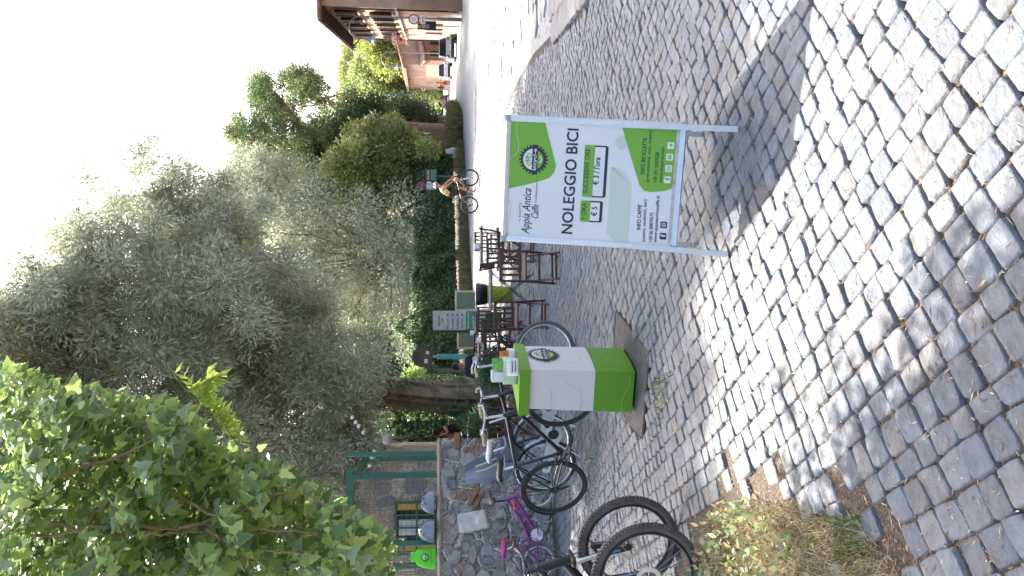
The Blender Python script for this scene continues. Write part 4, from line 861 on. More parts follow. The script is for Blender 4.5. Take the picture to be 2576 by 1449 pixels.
# ---------------------------------------------------------------- stone wall on the left with its fence
def rubble(name, mortar, cols, scale=3.2, bumpd=.06):
    m = bpy.data.materials.new(name); m.use_nodes = True; t = m.node_tree; b = t.nodes['Principled BSDF']; b.inputs['Roughness'].default_value = .9
    tc = t.nodes.new('ShaderNodeTexCoord'); n = t.nodes.new('ShaderNodeTexNoise'); n.inputs['Scale'].default_value = 5; n.inputs['Detail'].default_value = 3
    ad = t.nodes.new('ShaderNodeMix'); ad.data_type = 'VECTOR'; ad.inputs[0].default_value = .13
    t.links.new(tc.outputs['Object'], n.inputs['Vector']); t.links.new(tc.outputs['Object'], ad.inputs[4]); t.links.new(n.outputs['Color'], ad.inputs[5])
    ve = t.nodes.new('ShaderNodeTexVoronoi'); ve.feature = 'DISTANCE_TO_EDGE'; vc = t.nodes.new('ShaderNodeTexVoronoi')
    for x in (ve, vc): x.inputs['Scale'].default_value = scale; t.links.new(ad.outputs[1], x.inputs['Vector'])
    rc = t.nodes.new('ShaderNodeValToRGB'); rc.color_ramp.interpolation = 'CONSTANT'; e = rc.color_ramp.elements
    sep = t.nodes.new('ShaderNodeSeparateColor'); t.links.new(vc.outputs['Color'], sep.inputs[0])
    e[0].position = 0; e[0].color = (*cols[0], 1); e[1].position = 1 / len(cols); e[1].color = (*cols[1], 1)
    for i in range(2, len(cols)): q = e.new(i / len(cols)); q.color = (*cols[i], 1)
    t.links.new(sep.outputs[0], rc.inputs[0])
    n2 = t.nodes.new('ShaderNodeTexNoise'); n2.inputs['Scale'].default_value = 28; n2.inputs['Detail'].default_value = 8; t.links.new(tc.outputs['Object'], n2.inputs['Vector'])
    mr = t.nodes.new('ShaderNodeMapRange'); mr.inputs[1].default_value = .3; mr.inputs[2].default_value = .7; mr.inputs[3].default_value = .6; mr.inputs[4].default_value = 1.4; t.links.new(n2.outputs['Fac'], mr.inputs[0])
    re = t.nodes.new('ShaderNodeValToRGB'); re.color_ramp.elements[0].position = .02; re.color_ramp.elements[1].position = .07; t.links.new(ve.outputs['Distance'], re.inputs[0])
    mx = t.nodes.new('ShaderNodeMix'); mx.data_type = 'RGBA'; t.links.new(re.outputs[0], mx.inputs[0]); mx.inputs[6].default_value = (*mortar, 1); t.links.new(rc.outputs[0], mx.inputs[7])
    sc = t.nodes.new('ShaderNodeVectorMath'); sc.operation = 'SCALE'; t.links.new(mx.outputs[2], sc.inputs[0]); t.links.new(mr.outputs[0], sc.inputs['Scale']); t.links.new(sc.outputs[0], b.inputs['Base Color'])
    sm = t.nodes.new('ShaderNodeMath'); sm.operation = 'MULTIPLY_ADD'; sm.inputs[1].default_value = 1.0; t.links.new(re.outputs[0], sm.inputs[0]); t.links.new(n2.outputs['Fac'], sm.inputs[2])
    bp = t.nodes.new('ShaderNodeBump'); bp.inputs['Strength'].default_value = .9; bp.inputs['Distance'].default_value = bumpd; t.links.new(sm.outputs[0], bp.inputs['Height']); t.links.new(bp.outputs[0], b.inputs['Normal'])
    MATS[name] = m; return m
rub = rubble('rubble_stone', (.60, .52, .46), [(.26, .25, .245), (.30, .285, .275), (.33, .30, .27), (.22, .215, .21), (.42, .37, .31), (.34, .24, .19), (.27, .26, .25)])
w0 = Vector((-2.26, 11.95, 0)); wd_ = Vector((-.835, -.55, 0)).normalized(); wn = Vector((wd_.y, -wd_.x, 0)); wn = wn if wn.y < 0 else -wn
TW = Matrix(((-wd_.x, -wn.x, 0, w0.x), (-wd_.y, -wn.y, 0, w0.y), (0, 0, 1, 0), (0, 0, 0, 1)))   # local: x to the right, y away, wall runs to -x
wall = empty('stone_wall', mat=TW); tag(wall, 'low rubble wall of dark volcanic stones behind the parked bicycles', 'wall')
bpy.context.view_layer.update()
nx, nz = 96, 26; vs = []; fs = []
for i in range(nx + 1):
    for k in range(nz + 1):
        x = -5.2 * i / nx; z = -.05 + 1.60 * k / nz
        vs.append((x, -.02 + .035 * math.sin(x * 9 + z * 5) * math.cos(z * 11 + x * 3) + random.uniform(-.012, .012), z))
for i in range(nx):
    for k in range(nz): a = i * (nz + 1) + k; fs.append((a, a + 1, a + nz + 2, a + nz + 1))
b = MB(); b.add(vs, fs); b.box((-2.6, .30, .77), (5.2, .50, 1.54)); b.build('wall_face', rub, wall, False)
b = MB(); b.box((-2.6, .24, 1.575), (5.22, .60, .07), None, .03); b.build('capping', M('mortar_capping', lin((165, 150, 135)), .9, 0, .3, 6, .9, 25), wall)
mrb = M('marble_block', lin((205, 200, 190)), .8, 0, .3, 8, .9, 20)
def on_wall(u, v):     # point on the wall face plane
    r = Vector(ray(u, v)); o_ = Vector((0, 0, H)); k = (w0 - o_).dot(wn) / r.dot(wn); return o_ + r * k
Wi = TW.inverted(); c = Wi @ on_wall(1189, 1315); b = MB(); b.box((0, 0, 0), (.27, .12, .42), Matrix.Translation((c.x, -.035, c.z)) @ Matrix.Rotation(-.16, 4, 'Y'), .03); b.build('marble_block', mrb, wall)
brk = M('thin_brick', lin((150, 105, 80)), .9, 0, .3, 8, .5, 30)
for (u, v, w_, h_, an) in ((1192, 1250, .30, .06, .5), (1205, 1260, .30, .05, .5), (1262, 1365, .22, .05, 1.5), (1150, 1113, .25, .09, .0), (1238, 1200, .2, .07, .1), (1260, 1180, .10, .09, 0)):
    c = Wi @ on_wall(u, v); b = MB(); b.box((0, 0, 0), (w_, .10, h_), Matrix.Translation((c.x, -.03, c.z)) @ Matrix.Rotation(an, 4, 'Y'), .01); b.build('brick', brk, wall)
def arc_stone(u, v, w_, h_, m):
    c = Wi @ on_wall(u, v); b = MB(); n = 7; a0 = random.uniform(0, 6); pts = [(math.cos(2 * PI * i / n + a0) * w_ / 2 * random.uniform(.8, 1.3), math.sin(2 * PI * i / n + a0) * h_ / 2 * random.uniform(.8, 1.3)) for i in range(n)]
    b.loft([[(c.x + p[0] * q, y, c.z + p[1] * q) for p in pts] for q, y in ((1.05, .0), (1, -.022), (.86, -.045))], True); b.build('stone', m, wall, True)
dks = [M('lava_stone_a', (.27, .25, .235), .85, 0, .3, 7, .9, 20), M('lava_stone_b', (.32, .305, .29), .85, 0, .3, 7, .9, 20), M('tuff_stone', (.34, .30, .25), .9, 0, .3, 7, .9, 20), M('lava_stone_c', (.20, .195, .19), .85, 0, .3, 7, .9, 20)]
r2 = random.Random(3)
for i in range(17):
    for j in range(6):
        u = 1135 + j * 44 + r2.uniform(-12, 12); v = 1120 + i * 24 + (12 if j % 2 else 0) + r2.uniform(-6, 6)
        if 1140 < u < 1235 and 1280 < v < 1348: continue
        if v > 1478 or r2.random() < .42: continue
        arc_stone(u, v, r2.uniform(.13, .30), r2.uniform(.10, .24), dks[r2.choice([0, 0, 1, 1, 3, 2])])
# fence on top
gpaint = M('green_post_paint', lin((38, 95, 78)), .5, 0, .1); fe = empty('mesh_fence', mat=TW @ Matrix.Translation((0, .15, 1.63))); tag(fe, 'green welded mesh fence with green posts on top of the stone wall', 'fence'); bpy.context.view_layer.update()
for x in (-.15, -1.48, -2.9, -4.3): b = MB(); b.box((x, 0, .65), (.055, .04, 1.30)); b.build('post', gpaint, fe)
b = MB()
for i in range(58): x = -.1 - i * .08; b.tube([(x, .03, .0), (x + random.uniform(-.01, .01), .03, .6), (x, .03, 1.2)], .0022, 4, False)
for i in range(16): z = .02 + i * .078; b.tube([(-.1, .03, z), (-2.3, .03, z - .008), (-4.7, .03, z)], .0022, 4, False)
b.build('wire_mesh', M('green_wire', lin((60, 95, 75)), .6), fe)
# helmets and bag on the wall top
def helmet(label, u, v, m, yaw, sc=1.):
    p = on_wall(u, v) - wn * .02; t = empty('bicycle_helmet', (p.x, p.y, 1.63), yaw); tag(t, label, 'helmet', 'helmets lying on the wall'); b = MB(); rg = []
    for i in range(9):
        a = PI / 2 * i / 8; rr = math.cos(a) ** .8 + .001; rg.append([(.145 * sc * rr * math.cos(q * PI / 12), .105 * sc * rr * math.sin(q * PI / 12) * (1 + .06 * math.cos(q * PI / 12 * 5)), .02 + .155 * sc * math.sin(a)) for q in range(24)])
    b.loft(rg, True); b.build('shell', m, t, True)
    for k in range(-2, 3):
        for xx in (-.5, .0, .5):
            vt = MB(); a = xx * 1.1; y = k * .036 * sc; zz = .02 + .157 * sc * math.sqrt(max(0, 1 - (xx * .75) ** 2 - (y / .105 / sc) ** 2 * .85))
            vt.ball((0, 0, 0), .022, 6, Matrix.Translation((xx * .14 * sc, y, zz)) @ Matrix.Rotation(a, 4, 'Y') @ Matrix.Diagonal((1.3, .42, .35, 1))); vt.build('vent', blackp, t, True)
    s_ = MB(); s_.tube([(.05, -.09, .03), (.03, -.08, -.02), (-.02, -.07, -.01)], .005, 5); s_.build('strap', blackp, t)
helmet('grey bicycle helmet with small vents, nearer the fence post', 1098, 1262, M('grey_helmet', lin((130, 135, 145)), .35), .9, 1.2); helmet('silver and black bicycle helmet with big vents, beside the green bag', 1098, 1335, M('silver_helmet', lin((120, 126, 135)), .3, .3), -.8, 1.4)
p = on_wall(1110, 1400); bg_ = empty('cloth_bag', mat=TW @ Matrix.Translation(Wi @ Vector((p.x, p.y, 1.63)))); tag(bg_, 'bright green drawstring bag with a gear logo standing on the wall', 'bag'); bpy.context.view_layer.update()
b = MB(); rg = []
for z, wx, dy, ox in ((0, .135, .05, 0), (.05, .145, .06, 0), (.15, .13, .055, .01), (.24, .11, .045, .02), (.28, .06, .035, .03), (.31, .075, .03, .035), (.34, .05, .03, .04)):
    rg.append([(ox + wx * math.cos(q * PI / 10) + .006 * math.sin(q * 7 + z * 30), dy * math.sin(q * PI / 10) + .1, z) for q in range(20)])
b.loft(rg, True); b.build('pouch', M('neon_green_cloth', lin((95, 215, 40)), .6, 0, .06, 5, .4, 20), bg_, True)
b = MB(); T = VERT.copy(); T.translation = (0.005, .036, 0); logo(b, (0, .14), .055, .002, T); put_text(b, 'NOLEGGIO BICI', (-.08, .045), (.08, .045), .018, .002, 0, 0, T); b.build('printed_mark', [dark, white, M('neon_green_cloth', (0, 0, 0))], bg_)
# ---------------------------------------------------------------- buildings
plaster = M('peach_plaster', lin((180, 146, 124)), .9, 0, .25, .8, .25, 20); plast2 = M('pale_peach_plaster', lin((214, 172, 142)), .9, 0, .10, 1.5, .25, 20)
stonew = M('weathered_travertine', lin((165, 155, 140)), .9, 0, .35, 3, .7, 12); tile = M('roof_tiles', lin((150, 115, 95)), .9, 0, .35, 2, .8, 9); dwood = M('dark_shutter', lin((72, 52, 44)), .7, 0, .2); soff = M('eave_wood', lin((80, 62, 58)), .9, 0, .2); glassd = M('window_glass', (.02, .025, .03), .08, 0, .1); sillm = M('window_sill_stone', lin((215, 205, 190)), .8, 0, .1); pipe = M('copper_pipe', lin((75, 48, 42)), .6, 0, .15)
A = Vector((18.4, 53, 0)); Bf = Vector((22.2, 71.8, 0)); fx = (Bf - A).normalized(); FL = (Bf - A).length; fn = Vector((-fx.y, fx.x, 0))   # fn faces the road (left)
TB = Matrix(((fx.x, -fn.x, 0, A.x), (fx.y, -fn.y, 0, A.y), (0, 0, 1, 0), (0, 0, 0, 1)))   # x along facade away from viewer, y into the house
bld = empty('house', mat=TB); tag(bld, 'three storey peach house with deep eaves and shuttered windows on the right of the road', 'house'); bpy.context.view_layer.update()
EV = 9.15; D_ = 11.
b = MB(); b.box((FL / 2, D_ / 2, EV / 2), (FL, D_, EV)); b.build('wall', plaster, bld)
b = MB(); b.loft([[(-.9, -.95, EV), (FL + .9, -.95, EV), (FL + .9, D_ + .9, EV), (-.9, D_ + .9, EV)], [(-.9, -.95, EV + .16), (FL + .9, -.95, EV + .16), (FL + .9, D_ + .9, EV + .16), (-.9, D_ + .9, EV + .16)], [(4.5, D_ / 2, EV + 2.3), (FL - 4.5, D_ / 2, EV + 2.3), (FL - 4.5, D_ / 2 + .05, EV + 2.3), (4.5, D_ / 2 + .05, EV + 2.3)]], True); rf = b.build('roof', [tile], bld)
b = MB(); 
for i in range(int(FL / .5)): b.box((i * .5 + .2, -.46, EV - .08), (.09, .9, .13))
b.build('rafters', soff, rf)
b = MB(); b.tube([(-.9, -1.0, EV + .06), (FL + .9, -1.0, EV + .06)], .075, 8); b.build('gutter', pipe, rf)
b = MB(); b.box((3.5, 6.5, EV + 1.9), (.8, .8, 1.9)); b.build('chimney', plaster, rf)
b = MB(); b.box((FL / 2, -.05, 4.35), (FL, .10, .14)); b.build('string_course', sillm, bld)
b = MB(); b.box((FL / 2, -.04, .45), (FL, .08, .9)); b.build('plinth', stonew, bld)
for x in (.15, FL - .12): b = MB(); b.tube([(x, -.95, EV), (x, -.5, EV - .35), (x, -.09, EV - .7), (x, -.09, .2)], .06, 8); b.build('downpipe', pipe, bld)
def window(parent, x, z0, z1, w=.95, opened=True, arch=False, y=0.):
    f = MB()
    if arch:
        pts = [(x - w / 2, y - .03, z0), (x + w / 2, y - .03, z0)] + [(x + w / 2 * math.cos(a * PI / 8), y - .03, z1 - w / 2 + w / 2 * math.sin(a * PI / 8)) for a in range(0, 9)]
        f.poly(pts); o = f.build('window', dwood, parent); g = MB(); 
        for k in range(4): g.box((x - w / 2 + w * (k + .5) / 4, y - .05, (z0 + z1) / 2 - .1), (.02, .02, (z1 - z0) * .85))
        g.build('bars', iron, o); return
    f.box((x, y - .012, (z0 + z1) / 2), (w, .06, z1 - z0)); o = f.build('window', glassd, parent)
    s_ = MB(); s_.box((x, y - .08, z0 - .06), (w + .3, .18, .09)); s_.build('sill', sillm, o)
    fr = MB(); fr.box((x, y - .05, (z0 + z1) / 2), (.05, .02, z1 - z0)); fr.box((x, y - .05, z0 + (z1 - z0) * .6), (w, .02, .05)); fr.build('frame', dwood, o)
    for s in (-1, 1):
        sh = MB(); T = Matrix.Translation((x + s * w / 2, y - .05, 0)) @ Matrix.Rotation(s * math.radians(-22 if opened else 90) if True else 0, 4, 'Z')
        for k in range(int((z1 - z0) / .11)): sh.box((s * w * .25, 0, z0 + .06 + k * .11), (w * .44, .05, .07), T @ Matrix.Identity(4))
        sh.box((s * .02, 0, (z0 + z1) / 2), (.05, .05, z1 - z0), T); sh.box((s * w * .49, 0, (z0 + z1) / 2), (.05, .05, z1 - z0), T); sh.build('shutter', dwood, o)
for t in (.11, .31, .51, .68, .85): window(bld, FL * t, 7.0, 8.55)
for t in (.14, .30, .47, .63, .78, .91): window(bld, FL * t, 4.75, 6.25)
for t in (.42, .58, .72): window(bld, FL * t, 1.25, 2.75, 1.15, arch=True)
# flower boxes at the middle floor
for t, cl in ((.63, [(.35, .04, .12), (.05, .12, .04)]), (.85, [(.38, .02, .03), (.06, .14, .04)])):
    cpt = TB @ Vector((FL * t, -.45, 4.85)); fl = empty('flower_box', cpt); tag(fl, 'trailing %s flowers under a first floor window of the peach house' % ('pink' if t < .7 else 'red'), 'flowers')
    b = MB(); b.box((0, 0, -.1), (.25, .8, .22)); b.build('trough', pipe, fl); crown('blooms', fl, rng.normal(0, [.25, .5, .3], (9, 3)), .28, 40, .10, .08, cl, .3)
# gate wall joining the house
gw = empty('gate_wall', (18.0, 49.5, 0), -.12); tag(gw, 'plastered gateway wall with pillar and tiled curved coping at the right edge of the photo', 'wall')
b = MB(); b.box((3.6, .3, 1.9), (6.6, .5, 3.8)); b.build('wall_panel', plast2, gw)
b = MB(); b.box((.55, .05, 1.9), (.7, .75, 3.8), None, .02); b.build('pillar', plast2, gw)
b = MB(); b.box((.55, .03, .5), (.8, .85, 1.0), None, .03); b.box((3.6, .25, .4), (6.6, .62, .8)); b.build('stone_base', stonew, gw)
b = MB(); b.box((.55, .05, 3.88), (.95, 1.0, .16)); b.box((.55, .05, 4.02), (1.1, 1.15, .12)); b.build('capital', sillm, gw)
b = MB()
for i in range(14): x = .1 + i * .42; z = 3.95 + .0 + 1.25 * (1 - math.cos(min(1, i / 8) * PI)) / 2; b.tube([(x, -.35, z), (x, .3, z + .28), (x, .95, z)], .14, 8)
b.build('tile_coping', tile, gw, True)
# annex and far buildings
an = empty('annex', (26.4, 95, 0)); tag(an, 'low peach annex with tiled lean-to roof beyond the parked cars', 'house')
b = MB(); b.loft([[(0, 0, 0), (7, 0, 0), (7, 12, 0), (0, 12, 0)], [(0, 0, 5.5), (7, 0, 7.4), (7, 12, 7.4), (0, 12, 5.5)]], True); b.build('wall', plaster, an)
b = MB(); b.loft([[(-.6, -.5, 5.3), (7.6, -.5, 7.5), (7.6, 12.5, 7.5), (-.6, 12.5, 5.3)], [(-.6, -.5, 5.6), (7.6, -.5, 7.85), (7.6, 12.5, 7.85), (-.6, 12.5, 5.6)]], True); b.build('roof', tile, an)
b = MB(); b.loft([[(-.2, -2.2, 2.9), (7, -2.2, 4.2), (7, 0, 4.8), (-.2, 0, 3.5)], [(-.2, -2.2, 3.1), (7, -2.2, 4.4), (7, 0, 5.0), (-.2, 0, 3.7)]], True); b.build('lean_to_roof', tile, an)
b = MB(); b.loft([[(0, -1.9, 0), (7, -1.9, 0), (7, -.01, 0), (0, -.01, 0)], [(0, -1.9, 2.85), (7, -1.9, 4.1), (7, -.01, 4.6), (0, -.01, 3.4)]], True); b.build('lean_to_wall', M('brown_plaster', lin((130, 92, 72)), .9, 0, .2, 3), an)
for x in (.8, 2.1, 3.4, 4.7): b = MB(); b.box((x, -1.93, 1.6), (.55, .08, 1.7)); b.build('window', glassd, an)
hs = empty('roadside_hut', (32, 125, 0)); tag(hs, 'small brown hut with dark pitched roof beside the far road', 'hut')
b = MB(); b.box((4, 3, 1.7), (6, 6, 3.4)); b.build('wall', M('brown_plaster', (0, 0, 0)), hs); b = MB(); b.loft([[(.6, -.5, 3.3), (7.5, -.5, 3.3), (7.5, 6.5, 3.3), (.6, 6.5, 3.3)], [(3.9, -.5, 5.3), (4.1, -.5, 5.3), (4.1, 6.5, 5.3), (3.9, 6.5, 5.3)]], True); b.build('roof', soff, hs)
# ruined stone house behind the fence
rb2 = rubble('old_brick_stone', (.45, .39, .32), [(.40, .27, .20), (.36, .30, .24), (.27, .24, .21), (.48, .41, .33), (.22, .20, .19)], 3.6, .03)
hh = empty('stone_cottage', (-3.55, 16.3, 0), .12); tag(hh, 'old brick and stone cottage behind the green mesh fence, with a green barred window', 'cottage')
b = MB(); b.box((-4.5, 3, 1.75), (9, 6, 3.5)); b.build('wall', rb2, hh)
b = MB(); b.loft([[(-9.4, -.5, 3.42), (.4, -.5, 3.42), (.4, 6.5, 3.42), (-9.4, 6.5, 3.42)], [(-9.4, -.5, 3.55), (.4, -.5, 3.55), (.4, 6.5, 3.55), (-9.4, 6.5, 3.55)], [(-9.4, 2.9, 5.2), (.4, 2.9, 5.2), (.4, 3.1, 5.2), (-9.4, 3.1, 5.2)]], True)
b.build('roof', M('old_grey_tiles', lin((165, 155, 140)), .9, 0, .3, 3, .8, 9), hh)
b = MB()
for i in range(34): b.tube([(-9.3 + i * .285, -.56, 3.55), (-9.3 + i * .285, 2.9, 5.22)], .055, 6)
b.build('tile_row', M('old_grey_tiles', lin((165, 155, 140)), .9, 0, .3, 3, .8, 9), hh)
wx = -1.25; b = MB(); b.box((wx, -.02, 2.02), (.95, .08, .8)); wo = b.build('window', glassd, hh)
for s in (-1, 1): b = MB(); b.box((wx + s * .40, -.075, 2.02), (.12, .02, .76)); b.build('curtain', M('ochre_curtain', lin((190, 150, 80)), .8), wo)
b = MB(); b.box((wx, -.075, 2.02), (.30, .02, .7)); b.build('curtain', M('white_curtain', lin((190, 195, 190)), .8), wo)
b = MB()
for k in range(5): b.box((wx - .5 + k * .25, -.13, 2.02), (.03, .03, .9))
for k in range(3): b.box((wx, -.13, 1.6 + k * .42), (1.05, .03, .03))
b.build('grille', gpaint, wo)
for x, lab in ((-.15, 'green'),): pass
pg_ = empty('pergola', (-3.2, 14.2, 0)); tag(pg_, 'dark green timber pergola frame between the fence and the cottage', 'pergola')
for x, y in ((-.1, 0), (-.1, 1.4), (-1.7, 0)): b = MB(); b.box((x, y, 1.55), (.09, .09, 3.1)); b.build('post', gpaint, pg_)
b = MB(); b.box((-.9, 0, 3.13), (1.9, .08, .12)); b.build('beam', gpaint, pg_); b = MB(); b.box((-.1, .7, 3.0), (.07, 1.6, .1)); b.build('beam', gpaint, pg_)
q = P(975, 1106, 13.6); b = MB(); b.ball((0, 0, 0), .09, 14); gl = b.build('globe_lamp', M('milky_globe', lin((150, 140, 132)), .25), None, True); gl.location = q; tag(gl, 'grey glass globe lamp beside the first green fence post', 'lamp'); b = MB(); b.tube([(0, 0, -.09), (0, .05, -.5), (0, .3, -1.0)], .012, 6); b.build('stem', iron, gl)
for (u, v) in ((1342, 1018), (1352, 1036)): pass
ords = ('highest and rightmost', 'second from the top', 'third from the top', 'fourth from the top', 'lowest in front of the cottage', 'middle cottage', 'leftmost')
for i, (u, v) in enumerate(((886, 1050), (895, 1062), (902, 1072), (914, 1088), (942, 1136), (935, 1150), (930, 1172))):
    b = MB(); b.ball((0, 0, 0), .035, 10); o = b.build('light_bulb', M('bulb_white', lin((215, 210, 200)), .3), None, True); o.location = P(u, v, 14.0); tag(o, '%s white bulb of the festoon strung by the pergola' % ords[i], 'bulb', 'festoon bulbs on the pergola'); c2 = MB(); c2.tube([(0, 0, .03), (0, 0, .09)], .012, 6); c2.build('socket', blackp, o)
# ---------------------------------------------------------------- roadside wall, pier, signs, lamps
rwm = rubble('roadside_rubble', (.16, .13, .10), [(.15, .125, .10), (.20, .16, .13), (.11, .095, .08), (.18, .13, .10)], 2.5, .04)
WL = [Vector(p) for p in ((-9, 26.5, 0), (-3.6, 33.6, 0), (1.7, 41.4, 0), (8.2, 49.4, 0))]
rw = empty('roadside_wall', WL[0]); tag(rw, 'low crumbling wall of brown rubble under the dark ivy hedge along the road', 'wall')
for a_, b_ in zip(WL[:-1], WL[1:]):
    m_ = MB(); d = (b_ - a_); n_ = Vector((-d.y, d.x, 0)).normalized() * .5; k = 10; rg = []
    for i in range(k + 1):
        p = a_ + d * i / k; hgt = 1.0 + .12 * math.sin(i * 2.3 + a_.x); rg.append([p, p + Vector((0, 0, hgt)), p + n_ + Vector((0, 0, hgt + .05)), p + n_])
    m_.loft(rg, True); world_part(rw, m_, 'section', rwm)
pr = empty('stone_pier', (8.25, 50.0, 0), .5); tag(pr, 'pale worn stone block standing at the end of the roadside wall', 'stone pier')
b = MB(); b.loft([[(-.42, -.35, 0), (.42, -.35, 0), (.42, .35, 0), (-.42, .35, 0)], [(-.42, -.35, .75), (.40, -.35, .78), (.38, .35, .78), (-.40, .35, .75)]]); b.build('block', mrb, pr); b = MB(); b.loft([[(-.38, -.3, .77), (.36, -.3, .8), (.34, .3, .8), (-.36, .3, .77)], [(-.36, -.28, 1.05), (.30, -.28, 1.12), (.30, .3, 1.12), (-.34, .3, 1.05)]]); b.build('cap', mrb, pr)
wf = empty('paling_fence', (10.2, 56, 0), .9); tag(wf, 'rickety brown paling fence on a bank beyond the stone pier', 'fence')
b = MB()
for i in range(16): b.box((i * .17 - 1, random.uniform(-.02, .02), 1.35 + random.uniform(-.08, .08)), (.11, .03, 1.5))
b.build('palings', M('old_paling', lin((135, 105, 90)), .9, 0, .3), wf); b = MB(); b.box((.3, .04, 1.6), (2.9, .04, .07)); b.build('rail', M('old_paling', (0, 0, 0)), wf)
def post_sign(name, label, u, v, y, top_u):
    q = P(1165, v, y); t = empty(name, (q.x, y, 0)); tag(t, label, 'road sign'); b = MB(); b.tube([(0, 0, 0), (0, 0, P(top_u, v, y).z)], .03, 8); b.build('pole', galv, t, True); return t, q
y = 46.5; t, q = post_sign('road_sign', 'blue and red no parking disc above a small 0 - 24 plate, by the cyclist', 0, 470, y, 1052)
zc = P(1060, 470, y).z; VR = lambda dx, z, dy=-.05: Matrix.Translation((dx, dy, z)) @ Matrix.Rotation(PI / 2, 4, 'X')
sblue = M('sign_blue', lin((45, 70, 130)), .4); sred = M('sign_red', lin((185, 40, 45)), .4); swhite = M('sign_white', lin((225, 225, 225)), .4)
b = MB(); b.poly(disc_pts((0, 0), .27, 28), VR(0, zc)); b.mat(1); annulus(b, (0, 0), .21, .27, .006, 28, 0, 2 * PI, VR(0, zc)); strip(b, [(-.16, .16), (.16, -.16)], .06, .006, VR(0, zc)); b.build('disc', [sblue, sred], t)
b = MB(); z = P(1079, 470, y).z; b.mat(0).poly([(-.27, -.13, 0), (.27, -.13, 0), (.27, .13, 0), (-.27, .13, 0)], VR(0, z)); b.mat(1); put_text(b, '0 - 24', (-.2, -.06), (.2, -.06), .13, .006, 0, .004, VR(0, z)); b.build('plate', [swhite, dark], t)
b = MB(); z = P(1090, 470, y).z; b.mat(0).poly([(-.2, -.1, 0), (.2, -.1, 0), (.2, .1, 0), (-.2, .1, 0)], VR(0, z)); b.mat(1); strip(b, [(-.14, 0), (.14, 0)], .03, .006, VR(0, z))
for s in (-1, 1): b.poly([(s * .17, 0, .006), (s * .10, .06, .006), (s * .10, -.06, .006)], VR(0, z))
b.build('plate', [swhite, dark], t)
t, q = post_sign('tourist_sign', 'brown tourist sign over a mossy green panel, right of the no parking sign', 0, 444, 47, 1072)
for u, h2, m_ in ((1077, .16, M('tourist_brown', lin((105, 70, 55)), .5)), (1091, .16, M('mossy_panel', lin((90, 130, 105)), .6, 0, .4, 8))):
    z = P(u, 444, 47).z; b = MB(); b.box((.05, -.05, z), (.66, .03, h2 * 2)); b.build('board', m_, t)
z = P(1077, 444, 47).z; b = MB(); put_text(b, 'Appia Antica', (-.25, -.04), (.32, -.04), .09, 0, 0, .003, VR(0, z, -.068)); b.build('writing', swhite, t)
# signs near the house
q = G(1164, 53); t = empty('road_sign', (q.x, q.y, 0)); tag(t, 'round white sign with red ring above an AMA plate in front of the peach house', 'road sign')
zc = P(1041, 32, q.y).z; b = MB(); b.tube([(0, 0, 0), (0, 0, zc + .3)], .035, 8); b.build('pole', galv, t, True)
b = MB(); b.poly(disc_pts((0, 0), .34, 32), VR(0, zc)); b.mat(1); annulus(b, (0, 0), .26, .34, .006, 32, 0, 2 * PI, VR(0, zc)); b.mat(2)
for k in range(3): strip(b, [(-.13, .08 - k * .08), (.13, .08 - k * .08)], .03, .006, VR(0, zc))
b.build('disc', [swhite, sred, M('faded_print', lin((170, 165, 165)), .6)], t)
z = zc - .56; b = MB(); b.poly([(-.28, -.13, 0), (.28, -.13, 0), (.28, .13, 0), (-.28, .13, 0)], VR(0, z)); b.mat(1); put_text(b, 'AMA', (-.2, -.08), (.2, -.08), .13, .006, 0, .006, VR(0, z)); b.build('plate', [swhite, dark], t)
q = G(1160, 67); t = empty('information_board', (q.x, q.y, 0)); tag(t, 'black information board with a yellow head and photographs, right of the silver car', 'information board')
za, zb_ = P(1050, 65, q.y).z, P(1097, 65, q.y).z; hh_ = za - zb_; zm = (za + zb_) / 2
b = MB(); b.tube([(0, .05, 0), (0, .05, za)], .03, 8); b.build('pole', galv, t, True)
b = MB(); b.mat(0).poly([(-.3, -hh_ / 2, 0), (.3, -hh_ / 2, 0), (.3, hh_ / 2, 0), (-.3, hh_ / 2, 0)], VR(0, zm)); b.mat(1).poly([(-.22, hh_ / 2 - .22, .006), (.0, hh_ / 2 - .22, .006), (.0, hh_ / 2 - .04, .006), (-.22, hh_ / 2 - .04, .006)], VR(0, zm)); b.poly([(.1, hh_ / 2 - .2, .006), (.25, hh_ / 2 - .2, .006), (.25, hh_ / 2 - .05, .006), (.1, hh_ / 2 - .05, .006)], VR(0, zm))
b.mat(2).poly([(-.2, hh_ / 2 - .62, .006), (.24, hh_ / 2 - .62, .006), (.24, hh_ / 2 - .28, .006), (-.2, hh_ / 2 - .28, .006)], VR(0, zm)); b.mat(3)
for k in range(4): strip(b, [(-.2, -.02 - k * .05), (.05 + .04 * (k % 2), -.02 - k * .05)], .02, .006, VR(0, zm))
b.build('board', [M('board_black', (.03, .03, .032), .4), M('board_yellow', lin((215, 160, 50)), .5), M('board_photo', lin((150, 155, 150)), .5, 0, .4, 6), swhite], t)
